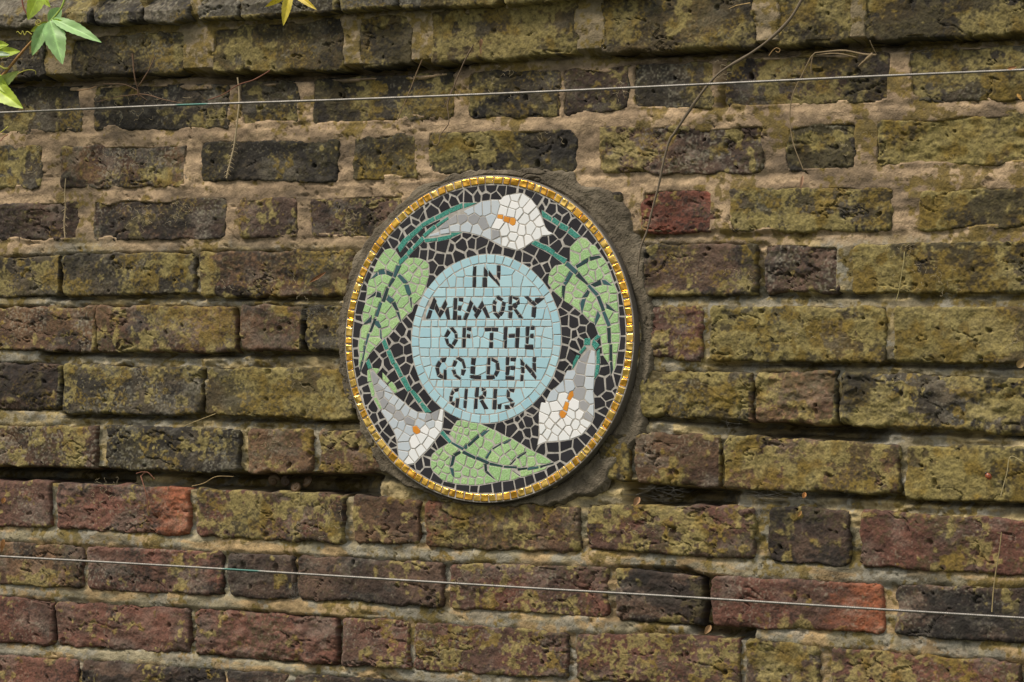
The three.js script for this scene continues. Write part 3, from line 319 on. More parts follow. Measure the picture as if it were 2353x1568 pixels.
// blue disc: centre and radius from its four extremes
const bl = [loc('b', 640, 1146), loc('g', 580, 468), loc('d', 942, 900), loc('e', 322, 750)];
const BC = [(bl[2][0] + bl[3][0]) / 2, (bl[0][1] + bl[1][1]) / 2], BR_ = ((bl[3][0] - bl[2][0]) + (bl[0][1] - bl[1][1])) / 4;
const RIN = PR - 0.0113; // inner edge of the gold border
const FIX = [...STEMS, ...VEINS, ...ORANGE, ...SLIVERS, ...LETTERS].map(P => ({ P, bx: [Math.min(...P.map(p => p[0])), Math.max(...P.map(p => p[0])), Math.min(...P.map(p => p[1])), Math.max(...P.map(p => p[1]))] }));
const ZONES = [...LEAVES.map(P => ({ P, t: 'green' })), ...FLOWERS.map(P => ({ P, t: 'flower' }))];
const clsOf = c => c === 'light' || c === 'dark' || c === 'white' ? 'flower' : c;
const RING = 0.0108, BANDS = [100, 362, 441, 636, 697, 878, 952, 1148, 1212, 1500], MPX = 0.0003065 / 2.119; // rows of the blue field, by survey height
const M0 = loc('m', 690, 100), MU = (() => { const a = loc('m', 300, 800), b = loc('m', 1080, 800), d = [b[0] - a[0], b[1] - a[1]], l = Math.hypot(...d); return [d[1] / l, -d[0] / l]; })(), MK = (() => { const b = loc('m', 690, 1400); return 1300 / ((b[0] - M0[0]) * MU[0] + (b[1] - M0[1]) * MU[1]); })();
function bandY(x, y) { return (((x - M0[0]) * MU[0] + (y - M0[1]) * MU[1]) * MK + 100) * MPX; } // distance down the field
function bandOf(sd) { if (sd.band !== undefined) return sd.band; if (sd.cls !== 'blue') return sd.band = ''; if (Math.hypot(sd.p[0] - BC[0], sd.p[1] - BC[1]) > BR_ - RING - 0.0005) return sd.band = 'ring'; const t = bandY(...sd.p) / MPX; let k = 0; while (k < BANDS.length - 2 && t > BANDS[k + 1]) k++; return sd.band = k; }
{ const r = rng(808); for (const sd of SEEDS) sd.w = (r() - 0.5) * (sd.cls === 'black' ? 0.004 : sd.cls === 'blue' ? 0 : 0.0006); }
function cellPolygon(sd, g) {
  const [sx, sy] = sd.p, cls = clsOf(sd.cls), RMAX = 0.0155, N = 60, st = 2 * RMAX / N;
  const band = bandOf(sd), nb = SEEDS.filter(o => o !== sd && clsOf(o.cls) === cls && bandOf(o) === band && Math.hypot(o.p[0] - sx, o.p[1] - sy) < 2 * RMAX);
  const fx = FIX.filter(f => f.bx[0] < sx + RMAX && f.bx[1] > sx - RMAX && f.bx[2] < sy + RMAX && f.bx[3] > sy - RMAX);
  let own = null; if (cls === 'green' || cls === 'flower') { let bd = 1e9; for (const z of ZONES) if (z.t === cls) { const d = sdf(z.P, sx, sy); if (d < bd) { bd = d; own = z.P; } } }
  const others = ZONES.filter(z => z.P !== own);
  const F = new Float32Array((N + 1) * (N + 1));
  for (let j = 0; j <= N; j++) for (let i = 0; i <= N; i++) {
    const x = sx - RMAX + i * st, y = sy - RMAX + j * st; let f = Math.min(RMAX * 0.93 - Math.hypot(x - sx, y - sy), RIN - g * 0.8 - Math.hypot(x, y));
    for (const o of nb) { const ax = o.p[0] - sx, ay = o.p[1] - sy, L = Math.hypot(ax, ay); f = Math.min(f, L / 2 + clamp(sd.w - o.w, -0.3 * L, 0.3 * L) - ((x - sx) * ax + (y - sy) * ay) / L - g); }
    if (f > 0 && cls === 'blue') { const q = Math.hypot(x - BC[0], y - BC[1]) - (BR_ - RING); f = Math.min(f, band === 'ring' ? q - g : -q - g); if (band !== 'ring') { const t = bandY(x, y); f = Math.min(f, t - BANDS[band] * MPX - g, BANDS[band + 1] * MPX - t - g); } }
    if (f > 0) { const rb = BR_ - Math.hypot(x - BC[0], y - BC[1]); f = Math.min(f, cls === 'blue' ? rb - g * 0.7 : -rb - g * 0.7); }
    if (f > 0 && own) f = Math.min(f, -sdf(own, x, y) - g * 0.6);
    if (f > 0 && cls === 'black') for (const z of others) f = Math.min(f, sdf(z.P, x, y) - g * 0.6);
    if (f > 0) for (const o of fx) f = Math.min(f, sdf(o.P, x, y) - g);
    if (i === 0 || j === 0 || i === N || j === N) f = -1e-3;
    F[j * (N + 1) + i] = f;
  }
  // marching squares into loops
  const seg = new Map(), key = q => Math.round(q[0] * 1e8) + ',' + Math.round(q[1] * 1e8), V = (i, j) => F[j * (N + 1) + i];
  const ip = (i0, j0, i1, j1) => { const a = V(i0, j0), b = V(i1, j1), t = a / (a - b); return [sx - RMAX + (i0 + (i1 - i0) * t) * st, sy - RMAX + (j0 + (j1 - j0) * t) * st]; };
  const addS = (a, b) => seg.set(key(a), [a, b]);
  for (let j = 0; j < N; j++) for (let i = 0; i < N; i++) {
    const c = (V(i, j) > 0) | (V(i + 1, j) > 0) << 1 | (V(i + 1, j + 1) > 0) << 2 | (V(i, j + 1) > 0) << 3; if (c === 0 || c === 15) continue;
    const B = () => ip(i, j, i + 1, j), Rr = () => ip(i + 1, j, i + 1, j + 1), T = () => ip(i, j + 1, i + 1, j + 1), Lf = () => ip(i, j, i, j + 1);
    switch (c) { case 1: addS(B(), Lf()); break; case 2: addS(Rr(), B()); break; case 3: addS(Rr(), Lf()); break; case 4: addS(T(), Rr()); break; case 5: addS(B(), Lf()); addS(T(), Rr()); break; case 6: addS(T(), B()); break; case 7: addS(T(), Lf()); break; case 8: addS(Lf(), T()); break; case 9: addS(B(), T()); break; case 10: addS(Rr(), B()); addS(Lf(), T()); break; case 11: addS(Rr(), T()); break; case 12: addS(Lf(), Rr()); break; case 13: addS(B(), Rr()); break; case 14: addS(Lf(), B()); break; }
  }
  let best = null, bA = 0;
  while (seg.size) { const k0 = seg.keys().next().value; let k = k0; const loop = []; while (seg.has(k)) { const s = seg.get(k); seg.delete(k); loop.push(s[0]); k = key(s[1]); } let A = 0; for (let i = 0; i < loop.length; i++) { const a = loop[i], b = loop[(i + 1) % loop.length]; A += a[0] * b[1] - b[0] * a[1]; } if (Math.abs(A) / 2 > bA) { bA = Math.abs(A) / 2; best = loop; } }
  if (!best || bA < 5e-6) return null;
  return simplify(best, cls === 'black' ? 0.0013 : cls === 'blue' ? 0.0007 : 0.0008);
}
function simplify(L, tol) { // Douglas-Peucker on a closed loop
  let i0 = 0, i1 = 0, m = -1; for (let i = 0; i < L.length; i++) { const d = Math.hypot(L[i][0] - L[0][0], L[i][1] - L[0][1]); if (d > m) { m = d; i0 = i; } } m = -1; for (let i = 0; i < L.length; i++) { const d = Math.hypot(L[i][0] - L[i0][0], L[i][1] - L[i0][1]); if (d > m) { m = d; i1 = i; } }
  const a = Math.min(i0, i1), b = Math.max(i0, i1), dp = P => { if (P.length < 3) return P; const [p, q] = [P[0], P[P.length - 1]], l = Math.hypot(q[0] - p[0], q[1] - p[1]) || 1e-9; let k = 0, md = 0; for (let i = 1; i < P.length - 1; i++) { const d = Math.abs((q[0] - p[0]) * (p[1] - P[i][1]) - (p[0] - P[i][0]) * (q[1] - p[1])) / l; if (d > md) { md = d; k = i; } } return md > tol ? [...dp(P.slice(0, k + 1)).slice(0, -1), ...dp(P.slice(k))] : [p, q]; };
  return [...dp(L.slice(a, b + 1)).slice(0, -1), ...dp([...L.slice(b), ...L.slice(0, a + 1)]).slice(0, -1)];
}
function speckle(base, spots, amount, size = 128, cell = 1, seed = 5) {
  const d = new Uint8Array(size * size * 4).fill(255), r = rng(seed); const n = Math.ceil(size / cell), g = Array.from({ length: n * n }, () => [r(), Math.floor(r() * spots.length), r()]);
  for (let j = 0; j < size; j++) for (let i = 0; i < size; i++) { const q = g[Math.floor(j / cell) * n + Math.floor(i / cell)], p = (j * size + i) * 4, c = q[0] < amount ? spots[q[1]] : base, v = 0.93 + 0.14 * q[2]; for (let k = 0; k < 3; k++) d[p + k] = clamp(c[k] * v, 0, 255); }
  const t = new THREE.DataTexture(d, size, size, THREE.RGBAFormat, THREE.UnsignedByteType); t.colorSpace = THREE.SRGBColorSpace; t.wrapS = t.wrapT = THREE.RepeatWrapping; t.magFilter = t.minFilter = THREE.LinearFilter; t.repeat.set(1 / 0.045, 1 / 0.045); t.needsUpdate = true; return t;
}
const glaze = (c, o = {}) => new THREE.MeshPhysicalMaterial({ color: c, roughness: 0.42, clearcoat: 0.25, clearcoatRoughness: 0.3, ...o });
const tileMats = {
  blue: [[162, 199, 207], [168, 204, 211], [155, 194, 204], [166, 198, 205]].map(c => glaze(col(...c), { roughness: 0.6, clearcoat: 0.1 })),
  black: [[33, 32, 36], [29, 28, 32], [38, 37, 41]].map(c => glaze(col(...c), { roughness: 0.55, clearcoat: 0, specularIntensity: 0.6 })),
  green: [[150, 186, 126], [160, 194, 134], [142, 180, 118], [168, 196, 134]].map((c, i) => glaze(new THREE.Color(1, 1, 1), { map: speckle(c, [[176, 206, 152], [132, 176, 104]], 0.4, 128, 2, 20 + i), roughness: 0.5 })),
  light: [[184, 194, 200], [190, 198, 202]].map(c => glaze(col(...c))), dark: [[150, 151, 152], [158, 158, 158]].map(c => glaze(col(...c))), white: [[232, 232, 229], [226, 228, 226]].map(c => glaze(col(...c))),
  stem: [0, 1].map(i => glaze(new THREE.Color(1, 1, 1), { map: speckle([36, 112, 98], [[70, 160, 140], [18, 78, 70], [110, 185, 165]], 0.65, 128, 1, 40 + i), roughness: 0.3 })),
  vein: [[24, 58, 58], [16, 44, 42], [44, 84, 86]].map(c => glaze(col(...c), { roughness: 0.15, clearcoat: 0.8, clearcoatRoughness: 0.1 })),
  orange: [[220, 146, 38], [210, 134, 30]].map(c => glaze(col(...c), { roughness: 0.2, clearcoat: 0.6 })),
};
const TILE_NAME = { blue: 'light_blue_tile', black: 'black_tile', green: 'green_tile', light: 'pale_grey_tile', dark: 'grey_tile', white: 'white_tile', stem: 'teal_glitter_tile', vein: 'dark_green_glass_tile', orange: 'orange_tile', letter: 'letter_tile' };
const tr = rng(99);
function tile(P, kind, mat) {
  let cx = 0, cy = 0; P.forEach(p => { cx += p[0] / P.length; cy += p[1] / P.length; });
  const s = new THREE.Shape(P.map(p => new THREE.Vector2(p[0] - cx, p[1] - cy)));
  const g = new THREE.ExtrudeGeometry(s, { depth: 0.003, bevelEnabled: true, bevelThickness: 0.00035, bevelSize: 0.00035, bevelOffset: -0.00035, bevelSegments: 1, curveSegments: 1 });
  const m = mesh(numbered(TILE_NAME[kind]), g, mat || tileMats[kind][Math.floor(tr() * tileMats[kind].length)], plaque);
  m.position.set(cx, cy, PZ - 0.0031 + (tr() - 0.5) * 0.0005); m.rotation.set((tr() - 0.5) * 0.04, (tr() - 0.5) * 0.04, 0);
}
function nip(P, a) { let cx = 0, cy = 0; P.forEach(p => { cx += p[0] / P.length; cy += p[1] / P.length; }); return P.map(p => { const L = Math.hypot(p[0] - cx, p[1] - cy), k = 1 - Math.min(0.3, a * tr() * tr() * 1.6 / L); return [cx + (p[0] - cx) * k, cy + (p[1] - cy) * k]; }); } // corners knocked back unevenly
for (const sd of SEEDS) { const g = (sd.cls === 'blue' ? 0.0004 : sd.cls === 'black' ? 0.00048 : sd.cls === 'green' ? 0.00056 : 0.00038) * (0.85 + 0.4 * tr()); const P = cellPolygon(sd, g); if (P && P.length > 2) tile(nip(P, sd.cls === 'black' ? 0.0014 : sd.cls === 'green' ? 0.0008 : sd.cls === 'blue' ? 0.0004 : 0.0006), sd.cls); }
const jit = P => P.map(p => [p[0] + (tr() - 0.5) * 0.0003, p[1] + (tr() - 0.5) * 0.0003]);
STEMS.forEach(P => tile(jit(P), 'stem')); VEINS.forEach(P => tile(jit(P), 'vein')); ORANGE.forEach(P => tile(jit(P), 'orange')); SLIVERS.forEach(P => tile(P, 'green'));
LETTERS.forEach(P => tile(jit(P), 'letter', tileMats.black[Math.floor(tr() * 3)]));
// gold foil tiles round the edge
{
  const gold = [[0.98, 0.56, 0.07], [0.94, 0.48, 0.05], [1.0, 0.64, 0.14]].map(c => new THREE.MeshPhysicalMaterial({ color: new THREE.Color().setRGB(...c), metalness: 1, roughness: 0.22, clearcoat: 0.6, clearcoatRoughness: 0.08 }));
  const n = 113, wts = Array.from({ length: n }, () => 0.84 + tr() * 0.36), tot = wts.reduce((a, b) => a + b); let a = 0.3;
  for (let k = 0; k < n; k++) {
    const da = wts[k] / tot * 2 * Math.PI, gap = (0.0013 + tr() * 0.0009) / PR, a0 = a + gap / 2, a1 = a + da - gap / 2, r0 = PR - 0.0108 + tr() * 0.0006, r1 = PR - 0.0016 - tr() * 0.0006, sk = (tr() - 0.5) * 0.012, s = tr() * 100, am = (a0 + a1) / 2, rm = (r0 + r1) / 2, cx = Math.cos(am) * rm, cy = Math.sin(am) * rm, tx = (tr() - 0.5) * 0.09, ty = (tr() - 0.5) * 0.09; a += da;
    const M = 11, geo = gridGeo(M, M, (i, j) => { const rim = i === 0 || j === 0 || i === M - 1 || j === M - 1, u = clamp((i - 1) / (M - 3), 0, 1), v = clamp((j - 1) / (M - 3), 0, 1), aa = lerp(a0, a1, u) + sk * (v - 0.5), rr = lerp(r0, r1, v), x = Math.cos(aa) * rr - cx, y = Math.sin(aa) * rr - cy; return [x, y, rim ? -0.003 : (noise(u * 1.7 + s, v * 1.7 + s) - 0.5) * 0.0013 + (noise(u * 3.4 + s, v * 3.4) - 0.5) * 0.0002 + 0.0006 + x * tx + y * ty, u, v]; });
    { const id = geo.getIndex().array; for (let q = 0; q < id.length; q += 3) { const t = id[q]; id[q] = id[q + 1]; id[q + 1] = t; } geo.computeVertexNormals(); }
    const m = mesh(numbered('gold_tile'), geo, gold[Math.floor(tr() * 3)], plaque); m.position.set(cx, cy, PZ);
  }
}
{ // grout bed, board and metal edge
  const d = new Uint8Array(256 * 256 * 4).fill(255), r = rng(4); for (let j = 0; j < 256; j++) for (let i = 0; i < 256; i++) { const v = 0.82 + 0.22 * noise(i / 22, j / 22) + 0.16 * (r() - 0.5), p = (j * 256 + i) * 4; d[p] = clamp(182 * v, 0, 255); d[p + 1] = clamp(177 * v, 0, 255); d[p + 2] = clamp(167 * v, 0, 255); }
  const t = new THREE.DataTexture(d, 256, 256, THREE.RGBAFormat, THREE.UnsignedByteType); t.colorSpace = THREE.SRGBColorSpace; t.wrapS = t.wrapT = THREE.RepeatWrapping; t.magFilter = t.minFilter = THREE.LinearFilter; t.repeat.set(5, 5); t.needsUpdate = true;
  const gb = gridGeo(181, 40, (i, j) => { const a = i / 180 * 2 * Math.PI, rr = j / 39 * (PR - 0.0011), x = Math.cos(a) * rr, y = Math.sin(a) * rr; return [x, y, PZ - 0.0002 + (fbm(x / 0.004 + 50, y / 0.004 + 50, 2) - 0.5) * 0.0003, x * 5, y * 5]; });
  { const id = gb.getIndex().array; for (let q = 0; q < id.length; q += 3) { const k = id[q]; id[q] = id[q + 1]; id[q + 1] = k; } gb.computeVertexNormals(); }
  mesh('grout_bed', gb, new THREE.MeshStandardMaterial({ map: t, roughness: 0.95 }), plaque);
  const lathe = new THREE.LatheGeometry([[PR - 0.0012, -0.012], [PR - 0.0002, -0.012], [PR, -0.0105], [PR, PZ - 0.0007], [PR - 0.0003, PZ - 0.0001], [PR - 0.0009, PZ - 0.0001], [PR - 0.0012, PZ - 0.0006], [PR - 0.0012, -0.012]].map(q => new THREE.Vector2(...q)), 220); lathe.rotateX(Math.PI / 2);
  mesh('metal_rim', lathe, new THREE.MeshStandardMaterial({ color: col(120, 114, 104), metalness: 0.4, roughness: 0.5 }), plaque);
  const board = new THREE.CylinderGeometry(PR - 0.0013, PR - 0.0013, 0.022, 160); board.rotateX(Math.PI / 2); const bm = mesh('backing_board', board, new THREE.MeshStandardMaterial({ color: col(110, 104, 94), roughness: 0.9 }), plaque); bm.position.z = 0.0005;
}
{ // rendered collar that beds the plaque in the wall, widest up and to the side of it
  const OUT = [[0, 22], [25, 32], [45, 44], [62, 32], [80, 14], [95, 10], [110, 14], [130, 24], [150, 23], [180, 19], [205, 17], [230, 24], [250, 12], [265, 6], [285, 10], [305, 40], [318, 52], [330, 40], [345, 28], [360, 24]];
  const ZI = [[0, -3], [40, 3], [80, 8], [120, 9], [180, 9], [220, 5], [255, 0], [300, -3], [330, -4], [360, -3]];
  const NA = 720, NR = 34;
  const geo = gridGeo(NA + 1, NR, (i, j) => {
    const a = i / NA * 2 * Math.PI, deg = i / NA * 360, t = j / (NR - 1), ca = Math.cos(a), sa = Math.sin(a);
    const o = steps(OUT, deg) / 1000 * 0.8 * (0.7 + 0.6 * noise(ca * 9 + 20, sa * 9 + 20)) + (fbm(ca * 30 + 90, sa * 30 + 90, 3) - 0.5) * 0.007, rr = PR - 0.004 + t * (0.004 + Math.max(0.004, o)), x = ca * rr, y = sa * rr, zi = steps(ZI, deg) / 1000;
    const near = sstep(PR + 0.003, PR, rr); let z = lerp(zi, 0.005, Math.pow(t, 0.8)) + (fbm(x / 0.03 + 8, y / 0.03 + 8, 3) - 0.5) * 0.005 + (fbm(x / 0.008, y / 0.008, 2) - 0.5) * 0.002 + (fbm(deg / 9, rr / 0.0045, 3) - 0.5) * 0.003 - crackAt(x, y, 61) * 0.003 - near * 0.002;
    if (t > 0.8) z -= ((t - 0.8) / 0.2) ** 2 * 0.009; return [x, y, z, texX(x + PC.x), texY(y + PC.y)];
  });
  { const id = geo.getIndex().array; for (let q = 0; q < id.length; q += 3) { const k = id[q]; id[q] = id[q + 1]; id[q + 1] = k; } geo.computeVertexNormals(); }
  const sz = 512, d = new Uint8Array(sz * sz * 4).fill(255), A = lin(104, 95, 78), B = lin(86, 78, 63), C = lin(122, 112, 93);
  for (let j = 0; j < sz; j++) for (let i = 0; i < sz; i++) { const x = i / sz, y = j / sz, f = fbm(x * 22, y * 16, 4), n = noise(x * 260, y * 220), g = sstep(0.55, 0.7, fbm(x * 40 + 9, y * 30, 3)), p = (j * sz + i) * 4; for (let k = 0; k < 3; k++) d[p + k] = toS(lerp(lerp(A[k], B[k], sstep(0.35, 0.62, f)), C[k], g * 0.6) * (0.72 + 0.3 * n + 0.22 * noise(x * 9 + 4, y * 7))); }
  const t = new THREE.DataTexture(d, sz, sz, THREE.RGBAFormat, THREE.UnsignedByteType); t.colorSpace = THREE.SRGBColorSpace; t.magFilter = t.minFilter = THREE.LinearFilter; t.wrapS = t.wrapT = THREE.RepeatWrapping; t.repeat.set(2.2, 1.4); t.needsUpdate = true;
  const m = mesh('cement_collar', geo, new THREE.MeshStandardMaterial({ map: t, bumpMap: sandTex, bumpScale: 0.0016, roughness: 1 }), plaque); m.userData.label = 'rough grey brown cement collar round the plaque';
}

// ---------------------------------------------------------------- two wire ropes stretched across the wall
function rope(P, g0, g1, label) {
  const Q = P.map(q => at(q[0], q[1], 0.028)), c = new THREE.CatmullRomCurve3(Q), len = c.getLength(), seg = Math.round(len / 0.0014), sides = 24, pts_ = c.getSpacedPoints(seg);
  const geo = gridGeo(sides + 1, seg + 1, (i, j) => { const a = i / sides * 2 * Math.PI, tw = j * 0.0014 / 0.016 * 2 * Math.PI, r = 0.00105 + 0.00055 * Math.abs(Math.cos(3 * (a + tw))), p = pts_[j]; return [p.x, p.y + r * Math.sin(a), p.z + r * Math.cos(a), 0, 0]; });
  const C = new Float32Array((sides + 1) * (seg + 1) * 3), pos = geo.getAttribute('position'); const xa = at(g0, P[1][1], 0.028).x, xb = at(g1, P[1][1], 0.028).x;
  for (let k = 0; k < pos.count; k++) { const x = pos.getX(k), m = sstep(xa - 0.006, xa + 0.004, x) * sstep(xb + 0.006, xb - 0.004, x) * 0.85, n = 0.8 + 0.4 * noise(x / 0.004, 3), s = [0.19 * n, 0.18 * n, 0.16 * n], g = [0.02, 0.11, 0.09]; for (let q = 0; q < 3; q++) C[k * 3 + q] = lerp(s[q], g[q], m); }
  geo.setAttribute('color', new THREE.BufferAttribute(C, 3));
  tag(mesh(numbered('wire_rope'), geo, new THREE.MeshStandardMaterial({ vertexColors: true, metalness: 0.6, roughness: 0.5, side: THREE.DoubleSide }), scene), label, 'wire', 'wire ropes across the wall');
}
rope([[-140, 264], [0, 259], [410, 241.6], [775, 229.6], [1185, 213.6], [1549, 197], [1959, 177.7], [2353, 160.6], [2470, 155]], 407, 475, 'thin steel wire rope stretched across the wall above the plaque');
rope([[-140, 1271], [0, 1279], [410, 1302], [775, 1324.5], [1185, 1350], [1569, 1372.5], [1959, 1397], [2353, 1421], [2470, 1428]], 516, 595, 'thin steel wire rope stretched across the wall below the plaque');

// ---------------------------------------------------------------- creeper leaves, dry stems and other small things
const LS = 0.3417, sheet = { 1: [0, 0], 2: [775.5, 0], 3: [1548.7, 0], 4: [0, 517], 5: [1548.7, 517], 6: [0, 1034], 7: [775.5, 1034], 8: [1548.7, 1034] };
const on = (k, x, y, z = 0.008) => at(sheet[k][0] + x * LS, sheet[k][1] + y * LS, z);
const path = (k, a) => a.map(q => on(k, q[0], q[1], q[2]));
const mat = (r, g, b, rough = 0.85) => new THREE.MeshStandardMaterial({ color: col(r, g, b), roughness: rough, side: THREE.DoubleSide });
const leafMat = new THREE.MeshPhysicalMaterial({ vertexColors: true, roughness: 0.5, side: THREE.DoubleSide, transmission: 0.25, thickness: 0 });
const dryMat = new THREE.MeshStandardMaterial({ vertexColors: true, roughness: 0.85, side: THREE.DoubleSide });
function leafGeo(base, tip, half, o = {}) {
  const { fold = 0.35, bend = 0.12, roll = 0, c = [0.2, 0.35, 0.12], vein = 0.5, teeth = 0.13, seed = 1, shape = 0.8, twist = 0 } = o;
  const D = tip.clone().sub(base), L = D.length(), d = D.normalize(), toCam = camera.position.clone().sub(base).normalize(); let side = new THREE.Vector3().crossVectors(d, toCam).normalize(), n = new THREE.Vector3().crossVectors(side, d); side.applyAxisAngle(d, roll); n.applyAxisAngle(d, roll);
  const nu = 17, nv = 34, cols = new Float32Array(nu * nv * 3);
  const g = gridGeo(nu, nv, (i, j) => {
    const u = i / (nu - 1) * 2 - 1, t = j / (nv - 1), saw = (t * 9) % 1, w = half * Math.pow(Math.sin(Math.PI * Math.pow(t, shape)), 0.85) * (1 + teeth * (saw - 0.6) * (Math.abs(u) > 0.8 ? 1 : 0)) + 0.0002, a = u * w, tw = twist * t;
    const lift = fold * Math.abs(a) - bend * L * t * t + Math.sin(t * 14 + u * 2 + seed) * w * 0.05, vn = Math.abs(((t * 6.5 - Math.abs(u) * 1.3 + 10) % 1) - 0.5) * 2, vv = Math.max(sstep(0.14, 0.04, Math.abs(u)), sstep(0.8, 1, vn) * 0.7 * sstep(1, 0.6, Math.abs(u))), k = (j * nu + i) * 3, nn = 0.85 + 0.3 * noise(t * 7 + seed, u * 4 + seed);
    for (let q = 0; q < 3; q++) cols[k + q] = c[q] * nn * (1 + vein * vv);
    const ca = Math.cos(tw), sa = Math.sin(tw); return [base.x + d.x * L * t + (side.x * ca + n.x * sa) * a + n.x * lift, base.y + d.y * L * t + (side.y * ca + n.y * sa) * a + n.y * lift, base.z + d.z * L * t + (side.z * ca + n.z * sa) * a + n.z * lift, u, t];
  });
  g.setAttribute('color', new THREE.BufferAttribute(cols, 3)); return g;
}
{
  const g = new THREE.Group(); g.name = 'creeper_shoot'; scene.add(g); tag(g, 'green creeper shoot with pointed toothed leaflets and curling tendrils hanging over the wall', 'plant');
  const PALE_G = [0.27, 0.47, 0.15], YG = [0.42, 0.55, 0.05], DG = [0.13, 0.22, 0.07];
  const L = (b, t, w, o) => mesh('leaflet', leafGeo(on(1, ...b), on(1, ...t), w, o), leafMat, g);
  L([336, 140, 0.06], [413, 410, 0.075], 0.0142, { c: PALE_G, seed: 2, fold: 0.3, shape: 0.72 });
  L([310, 155, 0.062], [210, 365, 0.075], 0.0092, { c: PALE_G, seed: 3, fold: 0.4, roll: 0.3 });
  L([345, 125, 0.058], [655, 252, 0.07], 0.0085, { c: PALE_G, seed: 4, fold: 0.3, roll: -0.4 });
  L([345, 150, 0.055], [445, 165, 0.06], 0.0062, { c: YG, seed: 14, fold: 0.3, roll: 0.3 });
  L([325, 145, 0.055], [412, 48, 0.04], 0.0088, { c: PALE_G, seed: 5, fold: 0.4 });
  L([325, 148, 0.052], [195, 216, 0.05], 0.0042, { c: YG, seed: 6 });
  L([275, -70, 0.06], [188, 127, 0.075], 0.0105, { c: YG, seed: 7, fold: 0.35 });
  L([-60, 350, 0.06], [147, 345, 0.075], 0.0072, { c: YG, seed: 8, bend: -0.05 });
  L([-70, 610, 0.06], [108, 488, 0.07], 0.0085, { c: [0.36, 0.46, 0.12], seed: 9 });
  L([-60, 570, 0.06], [126, 713, 0.075], 0.0115, { c: YG, seed: 10, roll: 0.1 });
  L([-30, 355, 0.065], [56, 366, 0.075], 0.0028, { c: [0.4, 0.5, 0.36], seed: 12 });
  L([-60, 470, 0.06], [60, 640, 0.07], 0.0075, { c: YG, seed: 21, roll: 0.4 }); L([-70, 300, 0.06], [70, 300, 0.07], 0.006, { c: YG, seed: 22, bend: -0.08 }); L([230, -80, 0.05], [330, 40, 0.05], 0.006, { c: YG, seed: 23 });
  mesh('stem', tube(path(1, [[450, -60, 0.05], [412, 50, 0.055], [372, 105, 0.057], [335, 146, 0.058]]), 0.0016, 0.0012), mat(140, 160, 62), g);
  mesh('stem', tube(path(1, [[335, 146, 0.058], [300, 190, 0.056], [210, 280, 0.055], [130, 370, 0.055], [60, 455, 0.055], [0, 525, 0.055], [-80, 620, 0.055]]), 0.0013, 0.0022), mat(150, 112, 62), g);
  mesh('stem', tube(path(1, [[60, 458, 0.055], [30, 462, 0.058], [-10, 440, 0.06]]), 0.0015, 0.0012), mat(150, 150, 60), g);
  const tm = mat(176, 170, 74);
  const curl = (k, x, y, r, n, z, rot) => { const a = []; for (let i = 0; i <= 22; i++) { const t = i / 22, q = rot + t * n * 2 * Math.PI, rr = r * (1 - 0.75 * t); a.push(on(k, x + Math.cos(q) * rr, y + Math.sin(q) * rr, z + t * 0.004)); } return a; };
  mesh('tendril', tube([on(1, 300, 172, 0.056), ...curl(1, 258, 150, 24, 1.6, 0.056, 0.6)], 0.0006, 0.0004, 60), tm, g);
  mesh('tendril', tube([on(1, 300, 200, 0.056), on(1, 300, 235, 0.056), ...curl(1, 288, 262, 12, 1.2, 0.056, 0)], 0.0006, 0.0004, 40), tm, g);
  mesh('tendril', tube(path(1, [[212, 232, 0.056], [180, 212, 0.057], [165, 236, 0.056], [150, 208, 0.057], [140, 230, 0.056], [118, 212, 0.057], [108, 218, 0.056]]), 0.0007, 0.0005, 50), tm, g);
  mesh('tendril', tube(path(1, [[95, 515, 0.06], [130, 490, 0.062], [190, 470, 0.062], [235, 478, 0.06], [240, 500, 0.058]]), 0.0008, 0.0005, 40), tm, g);
  mesh('tendril', tube(path(1, [[55, 850, 0.05], [20, 878, 0.05], [-20, 905, 0.05]]), 0.0007, 0.0007, 20), tm, g);
  mesh('tendril', tube(path(1, [[50, 905, 0.04], [20, 925, 0.04], [5, 945, 0.04], [-25, 950, 0.04]]), 0.0006, 0.0006, 20), mat(150, 100, 80), g);
  mesh('stem', tube(path(1, [[183, 106, 0.045], [160, 60, 0.045], [140, -30, 0.045]]), 0.0007, 0.0012), mat(120, 66, 50), g);
}
{
  const g = new THREE.Group(); g.name = 'creeper_leaf'; scene.add(g); tag(g, 'bright yellow creeper leaf with pointed leaflets hanging over the top course', 'leaf');
  const Y = [0.62, 0.5, 0.03], L = (b, t, w, o) => mesh('leaflet', leafGeo(on(1, ...b), on(1, ...t), w, { c: Y, ...o }), leafMat, g);
  L([1955, -70, 0.06], [1900, 163, 0.07], 0.0062, { seed: 3, fold: 0.4, roll: 0.2 }); L([1950, -60, 0.06], [1784, 54, 0.068], 0.0042, { seed: 4, roll: -0.3 }); L([1960, -60, 0.06], [2112, 53, 0.068], 0.0042, { seed: 5, c: [0.6, 0.45, 0.03] });
}
function twig(name, label, category, parts, c, group) {
  const g = parts.map(([k, a, r0, r1]) => tube(path(k, a), r0, r1, 30, 6, 0.5));
  const o = mesh(numbered(name), g.length > 1 ? mergeGeometries(g) : g[0], mat(...c), scene); tag(o, label, category, group);
}
twig('climbing_stem', 'long dark woody stem hanging from the top course past the plaque edge', 'stem', [[3, [[900, -70, 0.03], [860, 0, 0.03], [780, 130, 0.03], [650, 260, 0.028], [500, 370, 0.022], [320, 480, 0.016], [230, 570, 0.014], [100, 750, 0.012], [0, 900, 0.011]], 0.0018, 0.0015], [2, [[2266, 900, 0.011], [2240, 930, 0.011], [2200, 1060, 0.011], [2160, 1250, 0.011], [2120, 1400, 0.011], [2080, 1560, 0.012], [2042, 1660, 0.013], [2015, 1860, 0.011]], 0.0015, 0.0010]], [104, 92, 74]);
